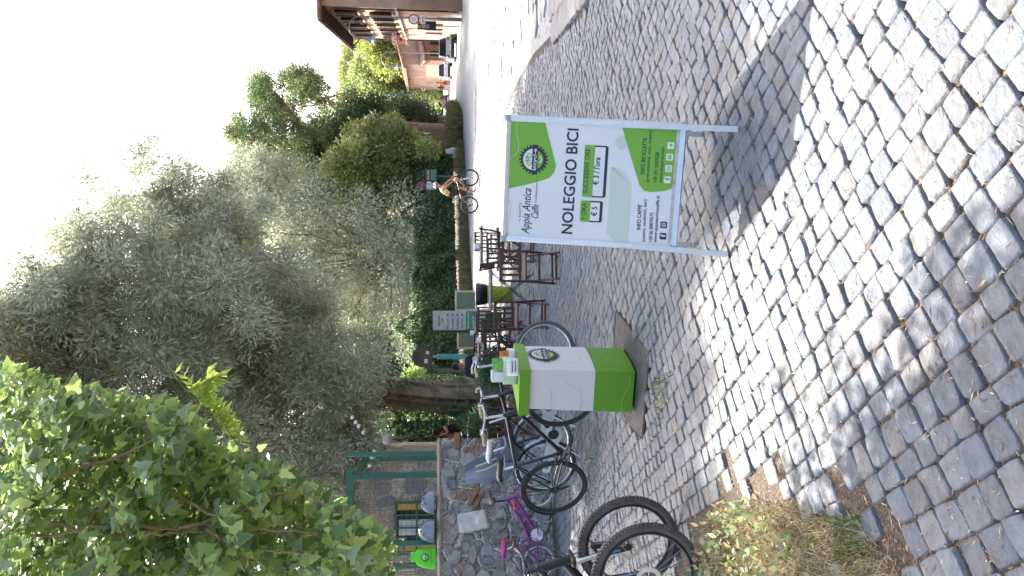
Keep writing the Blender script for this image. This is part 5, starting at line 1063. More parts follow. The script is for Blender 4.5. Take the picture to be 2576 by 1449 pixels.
def lamp(label, base, hgt, s=1., arm=1.5):
    t = empty('street_lamp', base, .0); tag(t, label, 'street lamp', 'street lamps with curled brackets'); b = MB(); b.tube([(0, 0, 0), (0, 0, 1.6), (0, 0, 1.65), (0, 0, hgt - .9)], [.11, .10, .055, .05], 10); b.build('pole', galv, t, True)
    b = MB(); pts = [(0, 0, hgt - .9)] + [(-arm / 2 + arm / 2 * math.cos(a), 0, hgt - .75 + .75 * math.sin(a)) for a in [PI * k / 12 for k in range(0, 13)]] + [(-arm, 0, hgt - 1.15)]; b.tube(pts, .045, 8); b.build('bracket', galv, t, True)
    b = MB(); sp = [(-.35 + (.28 - .012 * k) * math.cos(k * .5), 0, hgt - .95 + (.28 - .012 * k) * math.sin(k * .5)) for k in range(16)]; b.tube(sp, .015, 5); b.build('scroll', galv, t, True)
    b = MB(); b.lathe([(.10, .28), (.13, .05), (.16, .0), (.16, -.08), (.30, -.22), (.42, -.30), (.43, -.34)], 20, Matrix.Translation((-arm, 0, hgt - 1.35))); b.build('lamp_shade', M('lamp_grey', lin((130, 138, 145)), .5, .3), t, True)
q = G(1161, 49); lamp('grey street lamp with curled bracket in front of the peach house, nearest', (q.x, q.y, 0), P(878, 40, q.y).z)
lamp('dark street lamp standing behind the silver car, second in the row', (P(1100, 134, 84).x, 84, 0), 7.4)
lamp('street lamp before the green trees, third in the row', (P(1100, 182, 128).x, 128, 0), 7.4)
lamp('street lamp farthest along the road', (P(1100, 212, 150).x, 150, 0), 7.2)
q = P(1060, 172, 100); t = empty('road_sign', (q.x + .3, 104, 0)); tag(t, 'distant round speed limit 30 sign behind the walking couple', 'road sign'); zc = P(1065, 211, 104).z; t.location.x = P(1065, 224, 104).x
b = MB(); b.tube([(0, 0, 0), (0, 0, zc)], .04, 6); b.build('pole', galv, t); b = MB(); b.poly(disc_pts((0, 0), .38, 24), VR(0, zc)); b.mat(1); annulus(b, (0, 0), .30, .38, .01, 24, 0, 2 * PI, VR(0, zc)); b.mat(2); put_text(b, '30', (-.18, -.13), (.18, -.13), .26, .01, 0, .01, VR(0, zc)); b.build('disc', [swhite, sred, dark], t)
ig = empty('recycling_bell', (P(1110, 352, 102).x, 102, 0)); tag(ig, 'green domed recycling container at the road edge beyond the dry grass', 'recycling container')
b = MB(); b.lathe([(.72, 0), (.80, .25), (.80, .7), (.72, 1.15), (.5, 1.5), (.2, 1.68), (.05, 1.7)], 20); b.build('body', M('bell_green', lin((40, 125, 100)), .45), ig, True); b = MB()
for k in (-1, 1): b = MB(); b.box((k * .18, -.80, .55), (.10, .03, .30)); b.build('reflector', sred, ig)
# ---------------------------------------------------------------- cars
rlens = M('tail_lamp', (.35, .01, .012), .2)
def car(name, label, loc, yaw, paint, L=4.1, W=1.75, Hh=1.48, suv=False, van=False):
    """rear towards -y, drives to +y"""
    t = empty(name, loc, yaw); tag(t, label, 'car', 'cars on the road')
    def sect(y, wb, zb, zs, zt, wt): return [(-wb, y, zb), (-wb * 1.0, y, zs), (-wt, y, zt), (wt, y, zt), (wb, y, zs), (wb, y, zb)]
    h = W / 2; b = MB(); bel = .92 if not suv else 1.05
    ys = [(0, .93, .35, .62, .74), (.05, .97, .22, .60, bel - .02), (.3, 1, .2, .62, bel), (L * .7, 1, .2, .62, bel - .02), (L * .93, .94, .22, .55, .78), (L, .85, .3, .5, .62)]
    b.loft([[(-h * k * .96, y, z0), (-h * k, y, z0 + .2), (-h * k, y, z1), (-h * k * .93, y, z2), (h * k * .93, y, z2), (h * k, y, z1), (h * k, y, z0 + .2), (h * k * .96, y, z0)] for y, k, z0, z1, z2 in ys]); b.build('body', paint, t, True)
    y0, y1, y2, y3 = (.12, .55, L * .55, L * .74) if not suv else (.06, .22, L * .55, L * .70)
    c = MB(); rg = []
    for y, k, z in ((y0, .90, bel - .02), (y1, .76, Hh - .03), (y2, .76, Hh), (y3, .88, bel)):
        rg.append([(-h * k, y, z), (h * k, y, z)])
    lo = [(-h * .91, y0, bel - .03), (h * .91, y0, bel - .03), (h * .91, y3, bel - .03), (-h * .91, y3, bel - .03)]; hi = [(-h * .74, y1, Hh - .05), (h * .74, y1, Hh - .05), (h * .76, y2, Hh - .05), (-h * .76, y2, Hh - .05)]
    c.loft([lo, hi]); c.build('windows', glassd, t)
    r = MB(); r.loft([[(x * 1.03, y, Hh - .055) for x, y, z in hi], [(x * .97, y * 1.0, Hh) for x, y, z in hi]]); r.build('roof', paint, t)
    for a, b2 in zip(lo, hi): p = MB(); p.tube([(a[0] * 1.01, a[1], a[2]), (b2[0] * 1.02, b2[1], b2[2])], .045, 6); p.build('pillar', paint, t)
    for x in (-1, 1):
        for y in (L * .17, L * .80):
            w_ = MB(); w_.tube([(x * (h - .20), y, .31), (x * (h + .01), y, .31)], .31, 20); o = w_.build('wheel', rubber, t); r_ = MB(); r_.tube([(x * (h), y, .31), (x * (h + .02), y, .31)], .19, 14); r_.build('rim', alu, o)
        l = MB(); l.box((x * h * .82, -.01, bel - .18 if not suv else .75), (.24, .1, .17 if not suv else .3), None, .03); l.build('tail_light', rlens, t); m = MB(); m.box((x * (h + .1), L * .62, bel + .05), (.18, .1, .14), None, .03); m.build('mirror', paint, t)
    bp = MB(); bp.box((0, -.02, .36), (W * .9, .14, .22), None, .04); bp.build('bumper', M('bumper_black', (.03, .03, .032), .6), t)
    pl = MB(); pl.box((0, -.105, .58 if not suv else .45), (.50, .02, .11)); pl.build('number_plate', swhite, t)
    if suv:
        s = MB(); s.lathe([(.30, -.1), (.36, -.06), (.36, .06), (.30, .1)], 24, Matrix.Translation((0, -.14, .92)) @ Matrix.Rotation(PI / 2, 4, 'X')); s.build('spare_wheel', M('beige_cover', lin((190, 180, 165)), .5), t, True)
silver = M('silver_car_paint', lin((175, 185, 198)), .3, .35, .04); whitec = M('white_car_paint', lin((225, 222, 215)), .3, 0, .03); beigec = M('beige_car_paint', lin((190, 182, 170)), .35, .2, .05); darkc = M('dark_car_paint', (.03, .03, .04), .25, .2, .1)
car('parked_car', 'silver hatchback parked beside the peach house, nearest of the cars', (20.0, 66.6, 0), -.20, silver)
car('parked_car', 'white rounded hatchback parked just beyond the silver one', (P(1137, 177, 88).x, 88, 0), -.20, whitec, 3.7, 1.65, 1.5)
car('offroad_car', 'beige offroader with a spare wheel on its tail driving away', (P(1129, 256, 115).x, 115, 0), -.25, beigec, 3.9, 1.75, 1.66, True)
car('distant_car', 'dark estate car far down the road with its lamp lit', (P(1113, 300, 185).x, 185, 0), -.2, darkc, 4.3, 1.8, 1.5)
car('distant_car', 'pale green offroader far down the road by the recycling container', (P(1113, 334, 180).x, 180, 0), -.2, M('pale_green_paint', lin((165, 190, 180)), .4), 3.9, 1.75, 1.7, True)
# ---------------------------------------------------------------- people
skin = M('skin', lin((190, 130, 105)), .55, 0, .08); skin_t = M('tanned_skin', lin((185, 120, 92)), .55, 0, .08); hair = M('dark_hair', (.018, .012, .01), .6, 0, .3, 40); hairb = M('brown_hair', (.07, .035, .02), .6, 0, .3, 40)
def figure(name, label, loc, yaw, J, B, mats):
    """J: joint -> (x,y,z,r); B: (a,b,material index); one continuous skinned surface"""
    ks = list(J); me = bpy.data.meshes.new(name); me.from_pydata([J[k][:3] for k in ks], [(ks.index(a), ks.index(b)) for a, b, _ in B], []); o = bpy.data.objects.new(name + '_tmp', me); COL.objects.link(o)
    md = o.modifiers.new('s', 'SKIN'); sub = o.modifiers.new('u', 'SUBSURF'); sub.levels = 2; sub.render_levels = 2
    for i, k in enumerate(ks):
        s = me.skin_vertices[0].data[i]; r = J[k][3]; s.radius = (r if isinstance(r, tuple) else (r, r)); s.use_root = (k == 'pelvis')
    bpy.context.view_layer.update(); me2 = bpy.data.meshes.new_from_object(o.evaluated_get(bpy.context.evaluated_depsgraph_get())); bpy.data.objects.remove(o)
    for m in mats: me2.materials.append(m)
    segs = [(Vector(J[a][:3]), Vector(J[b][:3]), m) for a, b, m in B]
    for p in me2.polygons:
        p.use_smooth = True; c = p.center; best = 9; bi = 0
        for a, b, m in segs:
            d = b - a; t = max(0, min(1, (c - a).dot(d) / d.length_squared)); q = (c - a - d * t).length
            if q < best: best = q; bi = m
        p.material_index = bi
    me2.name = name; r = bpy.data.objects.new(name, me2); COL.objects.link(r); r.location = loc; r.rotation_euler = (0, 0, yaw); tag(r, label, 'person'); return r
def face(parent, c, f=(0, -1, 0), s=1., hairm=None, skinm=None, long_=False):
    """nose, eyes and ears on a head of centre c facing f, and hair round the back"""
    c = Vector(c); f = Vector(f).normalized(); sd = f.cross(Vector((0, 0, 1))).normalized(); up = sd.cross(f)
    T = Matrix(((sd.x, -f.x, up.x, c.x), (sd.y, -f.y, up.y, c.y), (sd.z, -f.z, up.z, c.z), (0, 0, 0, 1)))
    b = MB(); b.loft([[(-.010, -.095, .01), (.010, -.095, .01), (0, -.10, .02)], [(-.017, -.098, -.025), (.017, -.098, -.025), (0, -.122, -.022)]], True, T); b.build('nose', skinm or skin, parent, True)
    for k in (-1, 1):
        b = MB(); b.ball((0, 0, 0), .011, 6, T @ Matrix.Translation((k * .034, -.088, .012))); b.build('eye', dark, parent, True); b = MB(); b.ball((0, 0, 0), .026, 6, T @ Matrix.Translation((k * .082, .005, 0)) @ Matrix.Diagonal((.4, .8, 1.2, 1))); b.build('ear', skinm or skin, parent, True)
    b = MB(); b.box((0, -.088, -.052), (.045, .01, .009), T); b.build('mouth', M('lips', lin((140, 70, 65)), .5), parent)
    if hairm:
        b = MB(); rg = []
        for i in range(7):
            a = PI / 2 * i / 6; zz = .115 * math.sin(a) + .01; r_ = .10 * math.cos(a) + .004; rg.append([(r_ * .93 * math.cos(q * PI / 10), .02 + r_ * 1.1 * math.sin(q * PI / 10), zz) for q in range(20)])
        rg.insert(0, [(.085 * math.cos(q * PI / 10), .035 + .085 * max(-.3, math.sin(q * PI / 10)), -.05 if not long_ else -.22) for q in range(20)])
        b.loft(rg, True, T); b.build('hair', hairm, parent, True)
def hand(J, B, w, s, d, mi, k=1.):
    """palm and five unequal fingers from wrist joint w along direction d"""
    W = Vector(J[w][:3]); d = Vector(d).normalized(); sd = d.cross(Vector((0, 0, 1))); sd = sd.normalized() if sd.length > .1 else Vector((1, 0, 0)); pn = s + 'palm'; p = W + d * .06; J[pn] = (*p, (.032 * k, .018 * k)); B.append((w, pn, mi))
    for i, (off, ln) in enumerate(((-.03, .055), (-.012, .075), (.008, .08), (.026, .07))):
        a = p + d * .03 + sd * off; e = a + d * ln * .6 - Vector((0, 0, .02)); q = e + d * ln * .2 - Vector((0, 0, .03)); n = s + 'f%d' % i; J[n + 'a'] = (*a, .010); J[n + 'b'] = (*e, .009); J[n + 'c'] = (*q, .007); B += [(pn, n + 'a', mi), (n + 'a', n + 'b', mi), (n + 'b', n + 'c', mi)]
    a = W + d * .03 - sd * .04; e = a + d * .035 - sd * .02; J[s + 'ta'] = (*a, .011); J[s + 'tb'] = (*e, .009); B += [(pn, s + 'ta', mi), (s + 'ta', s + 'tb', mi)]
def walker(label, loc, yaw, mats, stride=.2, arm=.15, hairm=hair, h=1.7, long_=False, run=False, shoes=blackp):
    k = h / 1.7; J = {'pelvis': (0, 0, .93, (.15, .11)), 'waist': (0, 0, 1.06, (.125, .09)), 'chest': (0, 0, 1.28, (.165, .11)), 'neck': (0, 0, 1.45, .055), 'head0': (0, -.01, 1.54, .078), 'head': (0, -.012, 1.62, .09)}
    B = [('pelvis', 'waist', 1), ('waist', 'chest', 1), ('chest', 'neck', 1), ('neck', 'head0', 0), ('head0', 'head', 0)]
    for s, n in ((-1, 'l'), (1, 'r')):
        fy = -s * stride; J[n + 'hip'] = (s * .09, 0, .87, .09); J[n + 'knee'] = (s * .10, fy * .5 - (.12 if run and fy < 0 else .02), .49 + (.08 if run and fy > 0 else 0), .056); J[n + 'ank'] = (s * .10, fy * 1.1 + (.12 if run and fy > 0 else 0), .09 + (.2 if run and fy > 0 else 0), .038); J[n + 'toe'] = (s * .11, fy * 1.1 - .15 + (.1 if run and fy > 0 else 0), .04 + (.1 if run and fy > 0 else 0), .032)
        B += [('pelvis', n + 'hip', 2), (n + 'hip', n + 'knee', 2), (n + 'knee', n + 'ank', 3), (n + 'ank', n + 'toe', 4)]
        J[n + 'sh'] = (s * .18, 0, 1.39, .055); J[n + 'el'] = (s * .24, s * arm * .4, 1.12, .04); e = (s * .23, s * arm - .06, .90, .028)
        if run: e = (s * .17, s * arm - .2, 1.16, .028)
        J[n + 'wr'] = e; B += [('chest', n + 'sh', 1), (n + 'sh', n + 'el', 5), (n + 'el', n + 'wr', 0)]; hand(J, B, n + 'wr', n, (0, -.3, -1) if not run else (0, -1, .2), 0)
    J = {a: (b[0] * k, b[1] * k, b[2] * k, b[3]) for a, b in J.items()}
    f = figure('person', label, loc, yaw, J, B, mats); face(f, (0, -.012 * k, 1.60 * k), (0, -1, 0), 1, hairm, mats[0], long_); return f
orange = M('salmon_shirt', lin((205, 115, 85)), .8); maroon = M('maroon_top', lin((95, 55, 60)), .8); pants_w = M('lilac_trousers', lin((205, 200, 215)), .8); dpants = M('dark_trousers', (.035, .035, .045), .8); bsh = M('black_cloth', (.02, .02, .024), .8)
walker('man in a loose salmon shirt and dark trousers walking beside a woman', (P(1139, 209, 83.9).x, 83.9, 0), PI - .2, [skin, orange, dpants, dpants, blackp, orange], .22, .2, hair, 1.74)
walker('woman in maroon top and pale lilac trousers with a bag, walking away', (P(1139, 221, 83.9).x, 83.9, 0), PI - .2, [skin, maroon, pants_w, pants_w, blackp, maroon], .25, .2, hairb, 1.66, True)
walker('woman jogging away in black top and shorts', (P(1136, 312, 91).x, 91, 0), PI - .2, [skin_t, bsh, bsh, skin_t, blackp, skin_t], .3, .25, hairb, 1.66, True, True)
walker('second jogger in brown just ahead of the woman in black', (P(1128, 316, 112).x, 112, 0), PI - .2, [skin_t, M('brown_top', lin((140, 95, 80)), .8), bsh, skin_t, blackp, skin_t], .3, .25, hairb, 1.7, True, True)
# cyclist riding towards the right
yc = 31.2; cb = P(1200, 482, yc); yaw = -.38
cyc_bike = bicycle('sports_bicycle', 'mountain bike with white fork ridden across the bright paving by the cyclist', (cb.x, yc, 0), yaw, dict(R=.345, wb=1.10, cs=.44, frame=M('grey_red_frame', lin((150, 120, 115)), .35), fork_m=white, seat_tube=.42, post=.22, head=.12, rise=.02, stem=.09, stem_up=-.02, sweep=.03, bar=.32, bar_m=blackp, tyre=.026, knob=False, crank=1.2, ring_m=blackp, steer=0))
J = {'pelvis': (-.20, 0, 1.03, (.14, .12)), 'waist': (-.12, 0, 1.17, (.12, .10)), 'chest': (.05, 0, 1.37, (.15, .12)), 'neck': (.17, 0, 1.50, .055), 'head0': (.22, -.01, 1.57, .075), 'head': (.25, -.02, 1.64, .085)}
B = [('pelvis', 'waist', 2), ('waist', 'chest', 1), ('chest', 'neck', 1), ('neck', 'head0', 0), ('head0', 'head', 0)]
for s, n, kz, kx, az, ax in ((-1, 'r', .84, .22, .44, .06), (1, 'l', .62, .12, .16, -.06)):
    J[n + 'hip'] = (-.17, s * .09, 1.0, .09); J[n + 'knee'] = (kx, s * .11, kz, .058); J[n + 'ank'] = (ax, s * .13, az + .02, .036); J[n + 'toe'] = (ax + .15, s * .13, az - .04, .034)
    B += [('pelvis', n + 'hip', 2), (n + 'hip', n + 'knee', 2), (n + 'knee', n + 'ank', 0), (n + 'ank', n + 'toe', 4)]
    J[n + 'sh'] = (.08, s * .18, 1.43, .055); J[n + 'el'] = (.30, s * .27, 1.22, .038); J[n + 'wr'] = (.47, s * .29, 1.03, .028)
    B += [('chest', n + 'sh', 3), (n + 'sh', n + 'el', 3 if 0 else 0), (n + 'el', n + 'wr', 0)]; hand(J, B, n + 'wr', n, (1, 0, -.3), 5)
cyc = figure('person', 'cyclist in white helmet, yellow and white jersey and red gloves riding to the right', (cb.x, yc, 0), yaw, J, B, [skin_t, M('yellow_jersey', lin((215, 170, 40)), .6, 0, .25, 9), bsh, M('white_sleeve', lin((215, 215, 225)), .7), blackp, M('red_glove', lin((200, 60, 50)), .7)])
face(cyc, (.255, -.02, 1.625), (.8, -.6, -.1), 1, None, skin_t)
b = MB(); rg = []
for i in range(7): a = PI / 2 * i / 6; rg.append([(.24 + (.14 * math.cos(a) + .002) * math.cos(q * PI / 8), -.02 + (.105 * math.cos(a) + .002) * math.sin(q * PI / 8), 1.66 + .11 * math.sin(a)) for q in range(16)])
b.loft(rg, True); hl = b.build('helmet', M('white_helmet', lin((225, 228, 232)), .35), cyc, True); b = MB()
for k in (-1, 0, 1): b.tube([(.36, -.02 + k * .05, 1.70), (.25, -.02 + k * .055, 1.765), (.13, -.02 + k * .05, 1.70)], .012, 5)
b.build('vent', bsh, hl)
b = MB()
for k in (-1, 1): b.box((0, 0, 0), (.05, .02, .03), Matrix.Translation((.335 + k * .02, -.02 - .09 + (.06 if k > 0 else -.0), 1.645)))
b.build('sunglasses', dark, cyc)
# seated man at the terrace, woman behind the trunk
def sitter(label, loc, yaw, mats, hairm, armup=False, long_=False):
    J = {'pelvis': (0, 0, .50, (.15, .12)), 'waist': (0, -.02, .66, (.13, .10)), 'chest': (0, -.05, .88, (.17, .12)), 'neck': (0, -.08, 1.05, .055), 'head0': (0, -.11, 1.13, .078), 'head': (0, -.12, 1.21, .09)}
    B = [('pelvis', 'waist', 1), ('waist', 'chest', 1), ('chest', 'neck', 1), ('neck', 'head0', 0), ('head0', 'head', 0)]
    for s, n in ((-1, 'l'), (1, 'r')):
        J[n + 'hip'] = (s * .1, -.04, .49, .09); J[n + 'knee'] = (s * .13, -.45, .50, .06); J[n + 'ank'] = (s * .13, -.43, .09, .04); J[n + 'toe'] = (s * .14, -.58, .04, .033)
        B += [('pelvis', n + 'hip', 2), (n + 'hip', n + 'knee', 2), (n + 'knee', n + 'ank', 2), (n + 'ank', n + 'toe', 4)]
        up = armup and s > 0
        J[n + 'sh'] = (s * .19, -.05, .99, .056); J[n + 'el'] = (s * .27, -.16, .76, .042) if not up else (s * .30, -.28, .92, .045); J[n + 'wr'] = (s * .12, -.38, .78, .028) if not up else (s * .16, -.30, 1.14, .028)
        B += [('chest', n + 'sh', 1), (n + 'sh', n + 'el', 3), (n + 'el', n + 'wr', 0)]; hand(J, B, n + 'wr', n, (-s, -.6, 0) if not up else (-.5, 0, 1), 0)
    f = figure('person', label, loc, yaw, J, B, mats); face(f, (0, -.125, 1.19), (0, -1, -.25), 1, hairm, mats[0], long_); return f
navy = M('navy_shirt', (.025, .03, .055), .8)
q = P(1150, 922, 18.4); sitter('dark haired man in a navy shirt sitting at a terrace table and looking down', (q.x, 18.4, q.z - 1.2), .2, [skin, navy, dpants, navy, blackp], hair)
b = empty('terrace_bench', (q.x, 18.5, 0), .2); tag(b, 'wooden bench under the man in the navy shirt', 'bench'); m_ = MB(); m_.box((0, .0, q.z - 1.2 + .36), (.9, .38, .05)); m_.build('seat', brown, b)
for s in (-1, 1): m_ = MB(); m_.box((s * .38, 0, (q.z - .86) / 2), (.05, .34, q.z - .86)); m_.build('leg', brown, b)
q = P(1099, 1076, 21); sitter('dark haired woman with one bare arm raised, sitting left of the trunk', (q.x, 21, q.z - 1.2), -1.0, [skin, bsh, dpants, skin, blackp], hair, True, True)
b = empty('garden_bench', (q.x, 21.05, 0), -1.0); tag(b, 'green garden bench under the woman left of the trunk', 'bench'); m_ = MB(); m_.box((0, .0, q.z - 1.2 + .36), (1.2, .4, .05)); m_.build('seat', gpaint, b); m_ = MB(); m_.box((0, .22, q.z - 1.2 + .75), (1.2, .04, .3)); m_.build('backrest', gpaint, b)
for s in (-1, 1): m_ = MB(); m_.box((s * .5, 0, (q.z - .86) / 2), (.05, .36, q.z - .86)); m_.build('leg', gpaint, b)
# ---------------------------------------------------------------- trees and plants
OL = [(.23, .26, .165), (.285, .31, .20), (.36, .38, .27), (.17, .20, .12)] * 4 + [(.24, .25, .15), (.45, .36, .12)]
def tree(name, label, poly, y0, y1, nC, r, per, L, W, cols, base_uv, rt, lean_to=None, twig=0, k=25, droop=.1, grp=None, bk_=bark, extra=None, shell=.5, barkname='trunk', wobble=.25, squash=.8, cv=.25):
    uv = sample_poly(poly, nC); yy = rng.uniform(y0, y1, nC); cen_ = PP(uv, yy)
    if extra is not None: cen_ = np.concatenate([cen_, extra])
    bx = P(base_uv[0], base_uv[1], (y0 + y1) / 2); base = Vector((bx.x, (y0 + y1) / 2, -.05)); t = empty(name, base); tag(t, label, 'tree', grp)
    cr_ = cen_ - np.array(base); top = Vector(cr_.mean(0)) if lean_to is None else Vector(P(lean_to[0], lean_to[1], (y0 + y1) / 2)) - base; st_ = top * .55 if lean_to is None else top
    tk = MB(); n = 9; pts = [Vector((0, 0, 0)).lerp(st_, i / n) + Vector((random.uniform(-.1, .1), random.uniform(-.1, .1), 0)) * rt * (1 if i else 0) for i in range(n + 1)]
    rs = [rt * (1.35 if i == 0 else 1.0 - .5 * i / n) for i in range(n + 1)]; tk.tube(pts, rs, 12); branches(tk, pts[5], pts[-1], [tuple(c) for c in cr_], rt * .35, k, 0, wob=wobble)
    tk.build(barkname, bk_, t, True)
    if twig: tw = MB(); branches(tw, (0, 0, 0), (0, 0, 0), [tuple(c) for c in cr_], .01, 0, twig, .011); tw.build('twigs', barkg, t)
    crown('crown', t, cr_, r, per, L, W, cols, droop, .2, squash, shell, clumpvar=cv); return t
# big willow-leaved tree on the terrace: ridged trunk
T1 = [(-20, 760), (60, 690), (120, 650), (160, 600), (150, 555), (215, 460), (250, 392), (335, 398), (430, 425), (520, 450), (560, 520), (640, 600), (760, 690), (850, 790), (920, 850), (960, 930), (930, 1000), (925, 1070), (880, 1130), (865, 1220), (760, 1260), (500, 1260), (300, 1250), (-20, 1200)]
uvs = sample_poly(T1, 300); ok = rng.uniform(size=300) < np.where(inpoly(uvs[:, 0], uvs[:, 1], [(150, 550), (520, 440), (560, 560), (100, 760)]), 1., 1.); uvs = uvs[ok]
low = uvs[:, 0] > 620; yd = np.where(low, rng.uniform(15.5, 21, len(uvs)), rng.uniform(13.5, 21.5, len(uvs))); cc_ = np.concatenate([PP(uvs, yd), rng.uniform([-5.5, 17.2, 9.3], [-.3, 21, 11.6], (60, 3)), rng.uniform([-6, 14.5, 6.0], [.5, 19, 9], (50, 3)), rng.uniform([-4.8, 13.2, 8.2], [-.4, 16, 9.9], (85, 3)), rng.uniform([.2, 17.6, 6.4], [2.1, 20.5, 7.9], (45, 3)), PP(sample_poly([(430, 500), (900, 860), (900, 1100), (430, 1150)], 120), rng.uniform(19, 25.5, 120))])  # clumps drawn from boxes are added to the crown to throw shade on the paving
t1 = empty('willow_leaved_tree', (-3.0, 21.3, -.05)); tag(t1, 'huge grey green tree with a thick furrowed trunk overhanging the terrace', 'tree'); b0 = np.array([-3.0, 21.3, -.05])
tk = MB(); rings = []; tp = [(0, 0, 0, .62), (0, 0, .5, .52), (.02, 0, 1.2, .47), (.1, -.05, 2.0, .44), (.22, -.1, 2.9, .40), (.35, -.3, 3.9, .40), (.45, -.6, 4.8, .34)]
for x, y, z, r in tp: rings.append([(x + r * (1 + .13 * math.sin(q * 5 * PI / 16 + z * .6) + .08 * math.sin(q * 13 * PI / 16)) * math.cos(q * PI / 16), y + r * (1 + .13 * math.sin(q * 5 * PI / 16 + z * .6) + .08 * math.sin(q * 13 * PI / 16)) * math.sin(q * PI / 16), z) for q in range(32)])
tk.loft(rings, True); rel = [tuple(c - b0) for c in cc_]; branches(tk, (.2, -.1, 3.6), (.45, -.6, 4.8), rel, .085, 46); tk.build('trunk', bark, t1, True)
tw = MB(); branches(tw, (0, 0, 0), (0, 0, 0), rel, .01, 0, 1300, .011); tw.build('twigs', barkg, t1)
crown('crown', t1, np.array([q for q in rel for _ in (0, 1)]) + rng.normal(0, .28, (2 * len(rel), 3)), .46, 430, .13, .03, OL, .2, .22, 1.0, .75, clumpvar=.28)
zz_ = rng.uniform(0, 4.4, 1500); aa_ = rng.uniform(-3.3, .2, 1500); kk_ = np.sin(aa_ * 3 + zz_ * 1.3) > .1; zz_, aa_ = zz_[kk_], aa_[kk_]; q_ = np.stack([.05 * zz_ + .56 * np.cos(aa_), .56 * np.sin(aa_) - .05, zz_], 1); leaves('climbing_ivy', q_, rng.normal(0, .6, q_.shape) + np.array([0, -.5, -.3]), .10, .08, tints(len(q_), [(.06, .11, .04), (.09, .15, .05)]), t1)
wv = MB()
for k in range(4): z = 1.3 + k * .55; wv.tube([(.02 * k + .1 + .50 * math.cos(a), .50 * math.sin(a) - .05, z + .18 * math.sin(a * 1.5 + k)) for a in [-2.9 + i * .25 for i in range(12)]], .016, 5)
wv.build('creeper_stem', barkg, t1)
T2 = [(545, 500), (565, 415), (600, 385), (660, 390), (740, 425), (800, 465), (870, 500), (960, 520), (1045, 540), (1075, 600), (1078, 780), (1060, 900), (990, 960), (900, 900), (780, 830), (660, 740), (560, 600)]
tree('willow_leaved_tree', 'broad grey green tree rising behind the ivy hedge by the cyclist', T2, 44, 56, 190, 1.5, 900, .24, .06, OL, (1100, 640), .35, None, 260, 30, .25)
tree('evergreen_tree', 'dark rounded tree behind the left of the ivy hedge', [(930, 860), (1000, 900), (1080, 930), (1100, 1050), (1060, 1110), (900, 1110), (820, 1000), (850, 900)], 29, 34, 40, 1.0, 700, .16, .07, [(.03, .055, .025), (.045, .08, .03)], (1150, 1020), .2, None, 0, 14)
tree('privet_tree', 'dense yellow green tree with golden tips right of the no parking sign', [(822, 480), (816, 430), (838, 400), (872, 352), (905, 330), (960, 308), (1020, 322), (1068, 345), (1098, 380), (1085, 430), (1050, 470), (1000, 505), (940, 530), (880, 505)], 48, 55, 190, .85, 420, .24, .11, [(.20, .23, .06), (.30, .31, .08), (.42, .40, .13), (.11, .15, .04)], (1110, 410), .3, None, 0, 16, 0, shell=.4, cv=.5)
tree('oak_tree', 'deep green tree standing behind the yellow green one', [(880, 470), (770, 470), (700, 455), (700, 410), (760, 370), (830, 320), (890, 275), (945, 255), (985, 290), (900, 345), (860, 390)], 60, 67, 80, 1.6, 420, .3, .16, [(.045, .075, .03), (.065, .10, .04), (.09, .14, .055)], (1080, 400), .3, None, 0, 14)
PN = [(.06, .10, .03), (.085, .13, .04), (.11, .16, .055)]
def pine(label, trunk, clumps, y, rt):
    pts = [Vector(P(u, v, y)) for u, v in trunk]; base = pts[0].copy(); base.z = -.05; base.x = pts[0].x - (pts[1].x - pts[0].x) * .6; t = empty('leaning_pine', base); tag(t, label, 'pine tree'); pts = [base] + pts; n = len(pts)
    tk = MB(); loc = [p - base for p in pts]; tk.tube(loc, [rt * (1 - .7 * i / n) for i in range(n)], 10); cs2 = []
    for (u, v, ru, rv, m) in clumps:
        for _ in range(m): a = random.uniform(0, 2 * PI); q = math.sqrt(random.random()); cs2.append(tuple(Vector(P(u + ru * q * math.cos(a), v + rv * q * math.sin(a), y + random.uniform(-3, 3))) - base))
    branches(tk, loc[-4], loc[-1], cs2, rt * .24, 40, 0, wob=.9); tk.build('trunk', M('pine_bark', lin((150, 128, 115)), .9, 0, .3, 4, .8, 10), t, True)
    tw = MB(); branches(tw, (0, 0, 0), (0, 0, 0), cs2, .01, 0, 240, .03); tw.build('twigs', bark, t)
    crown('crown', t, np.array(cs2), .85, 170, .20, .075, PN, 0, .2, .7, .6)
pine('tall leaning pine with bare trunk, leftmost of the three against the sky', [(800, 462), (776, 445), (709, 392), (680, 374), (620, 336)], [(800, 430, 60, 40, 16), (620, 350, 52, 60, 34), (665, 300, 40, 50, 16), (690, 350, 40, 40, 12), (590, 350, 18, 22, 8), (740, 380, 50, 40, 12)], 57, .46)
pine('leaning pine with forked trunk, middle of the three against the sky', [(850, 395), (814, 360), (751, 311), (702, 254), (670, 223)], [(652, 215, 22, 26, 16), (690, 245, 40, 40, 16), (645, 255, 18, 18, 8), (730, 320, 50, 50, 22), (800, 330, 40, 30, 12)], 60, .44)
pine('leaning pine with dense crown, rightmost of the three against the sky', [(905, 312), (888, 293), (846, 267), (804, 247), (758, 233)], [(745, 195, 42, 28, 26), (790, 215, 34, 22, 14), (740, 245, 50, 30, 14), (880, 250, 20, 28, 12), (820, 280, 30, 20, 6)], 63, .44)
tree('umbrella_pine', 'broad umbrella pine with a flat green top behind the peach house', [(866, 290), (862, 180), (864, 118), (885, 90), (935, 95), (960, 120), (975, 170), (960, 215), (950, 240), (985, 300), (960, 340), (900, 345)], 128, 140, 150, 1.9, 420, .5, .16, [(.09, .115, .03), (.13, .155, .04), (.20, .22, .07)], (1080, 300), .6, (1000, 285), 60, 34, -.3, squash=.55)
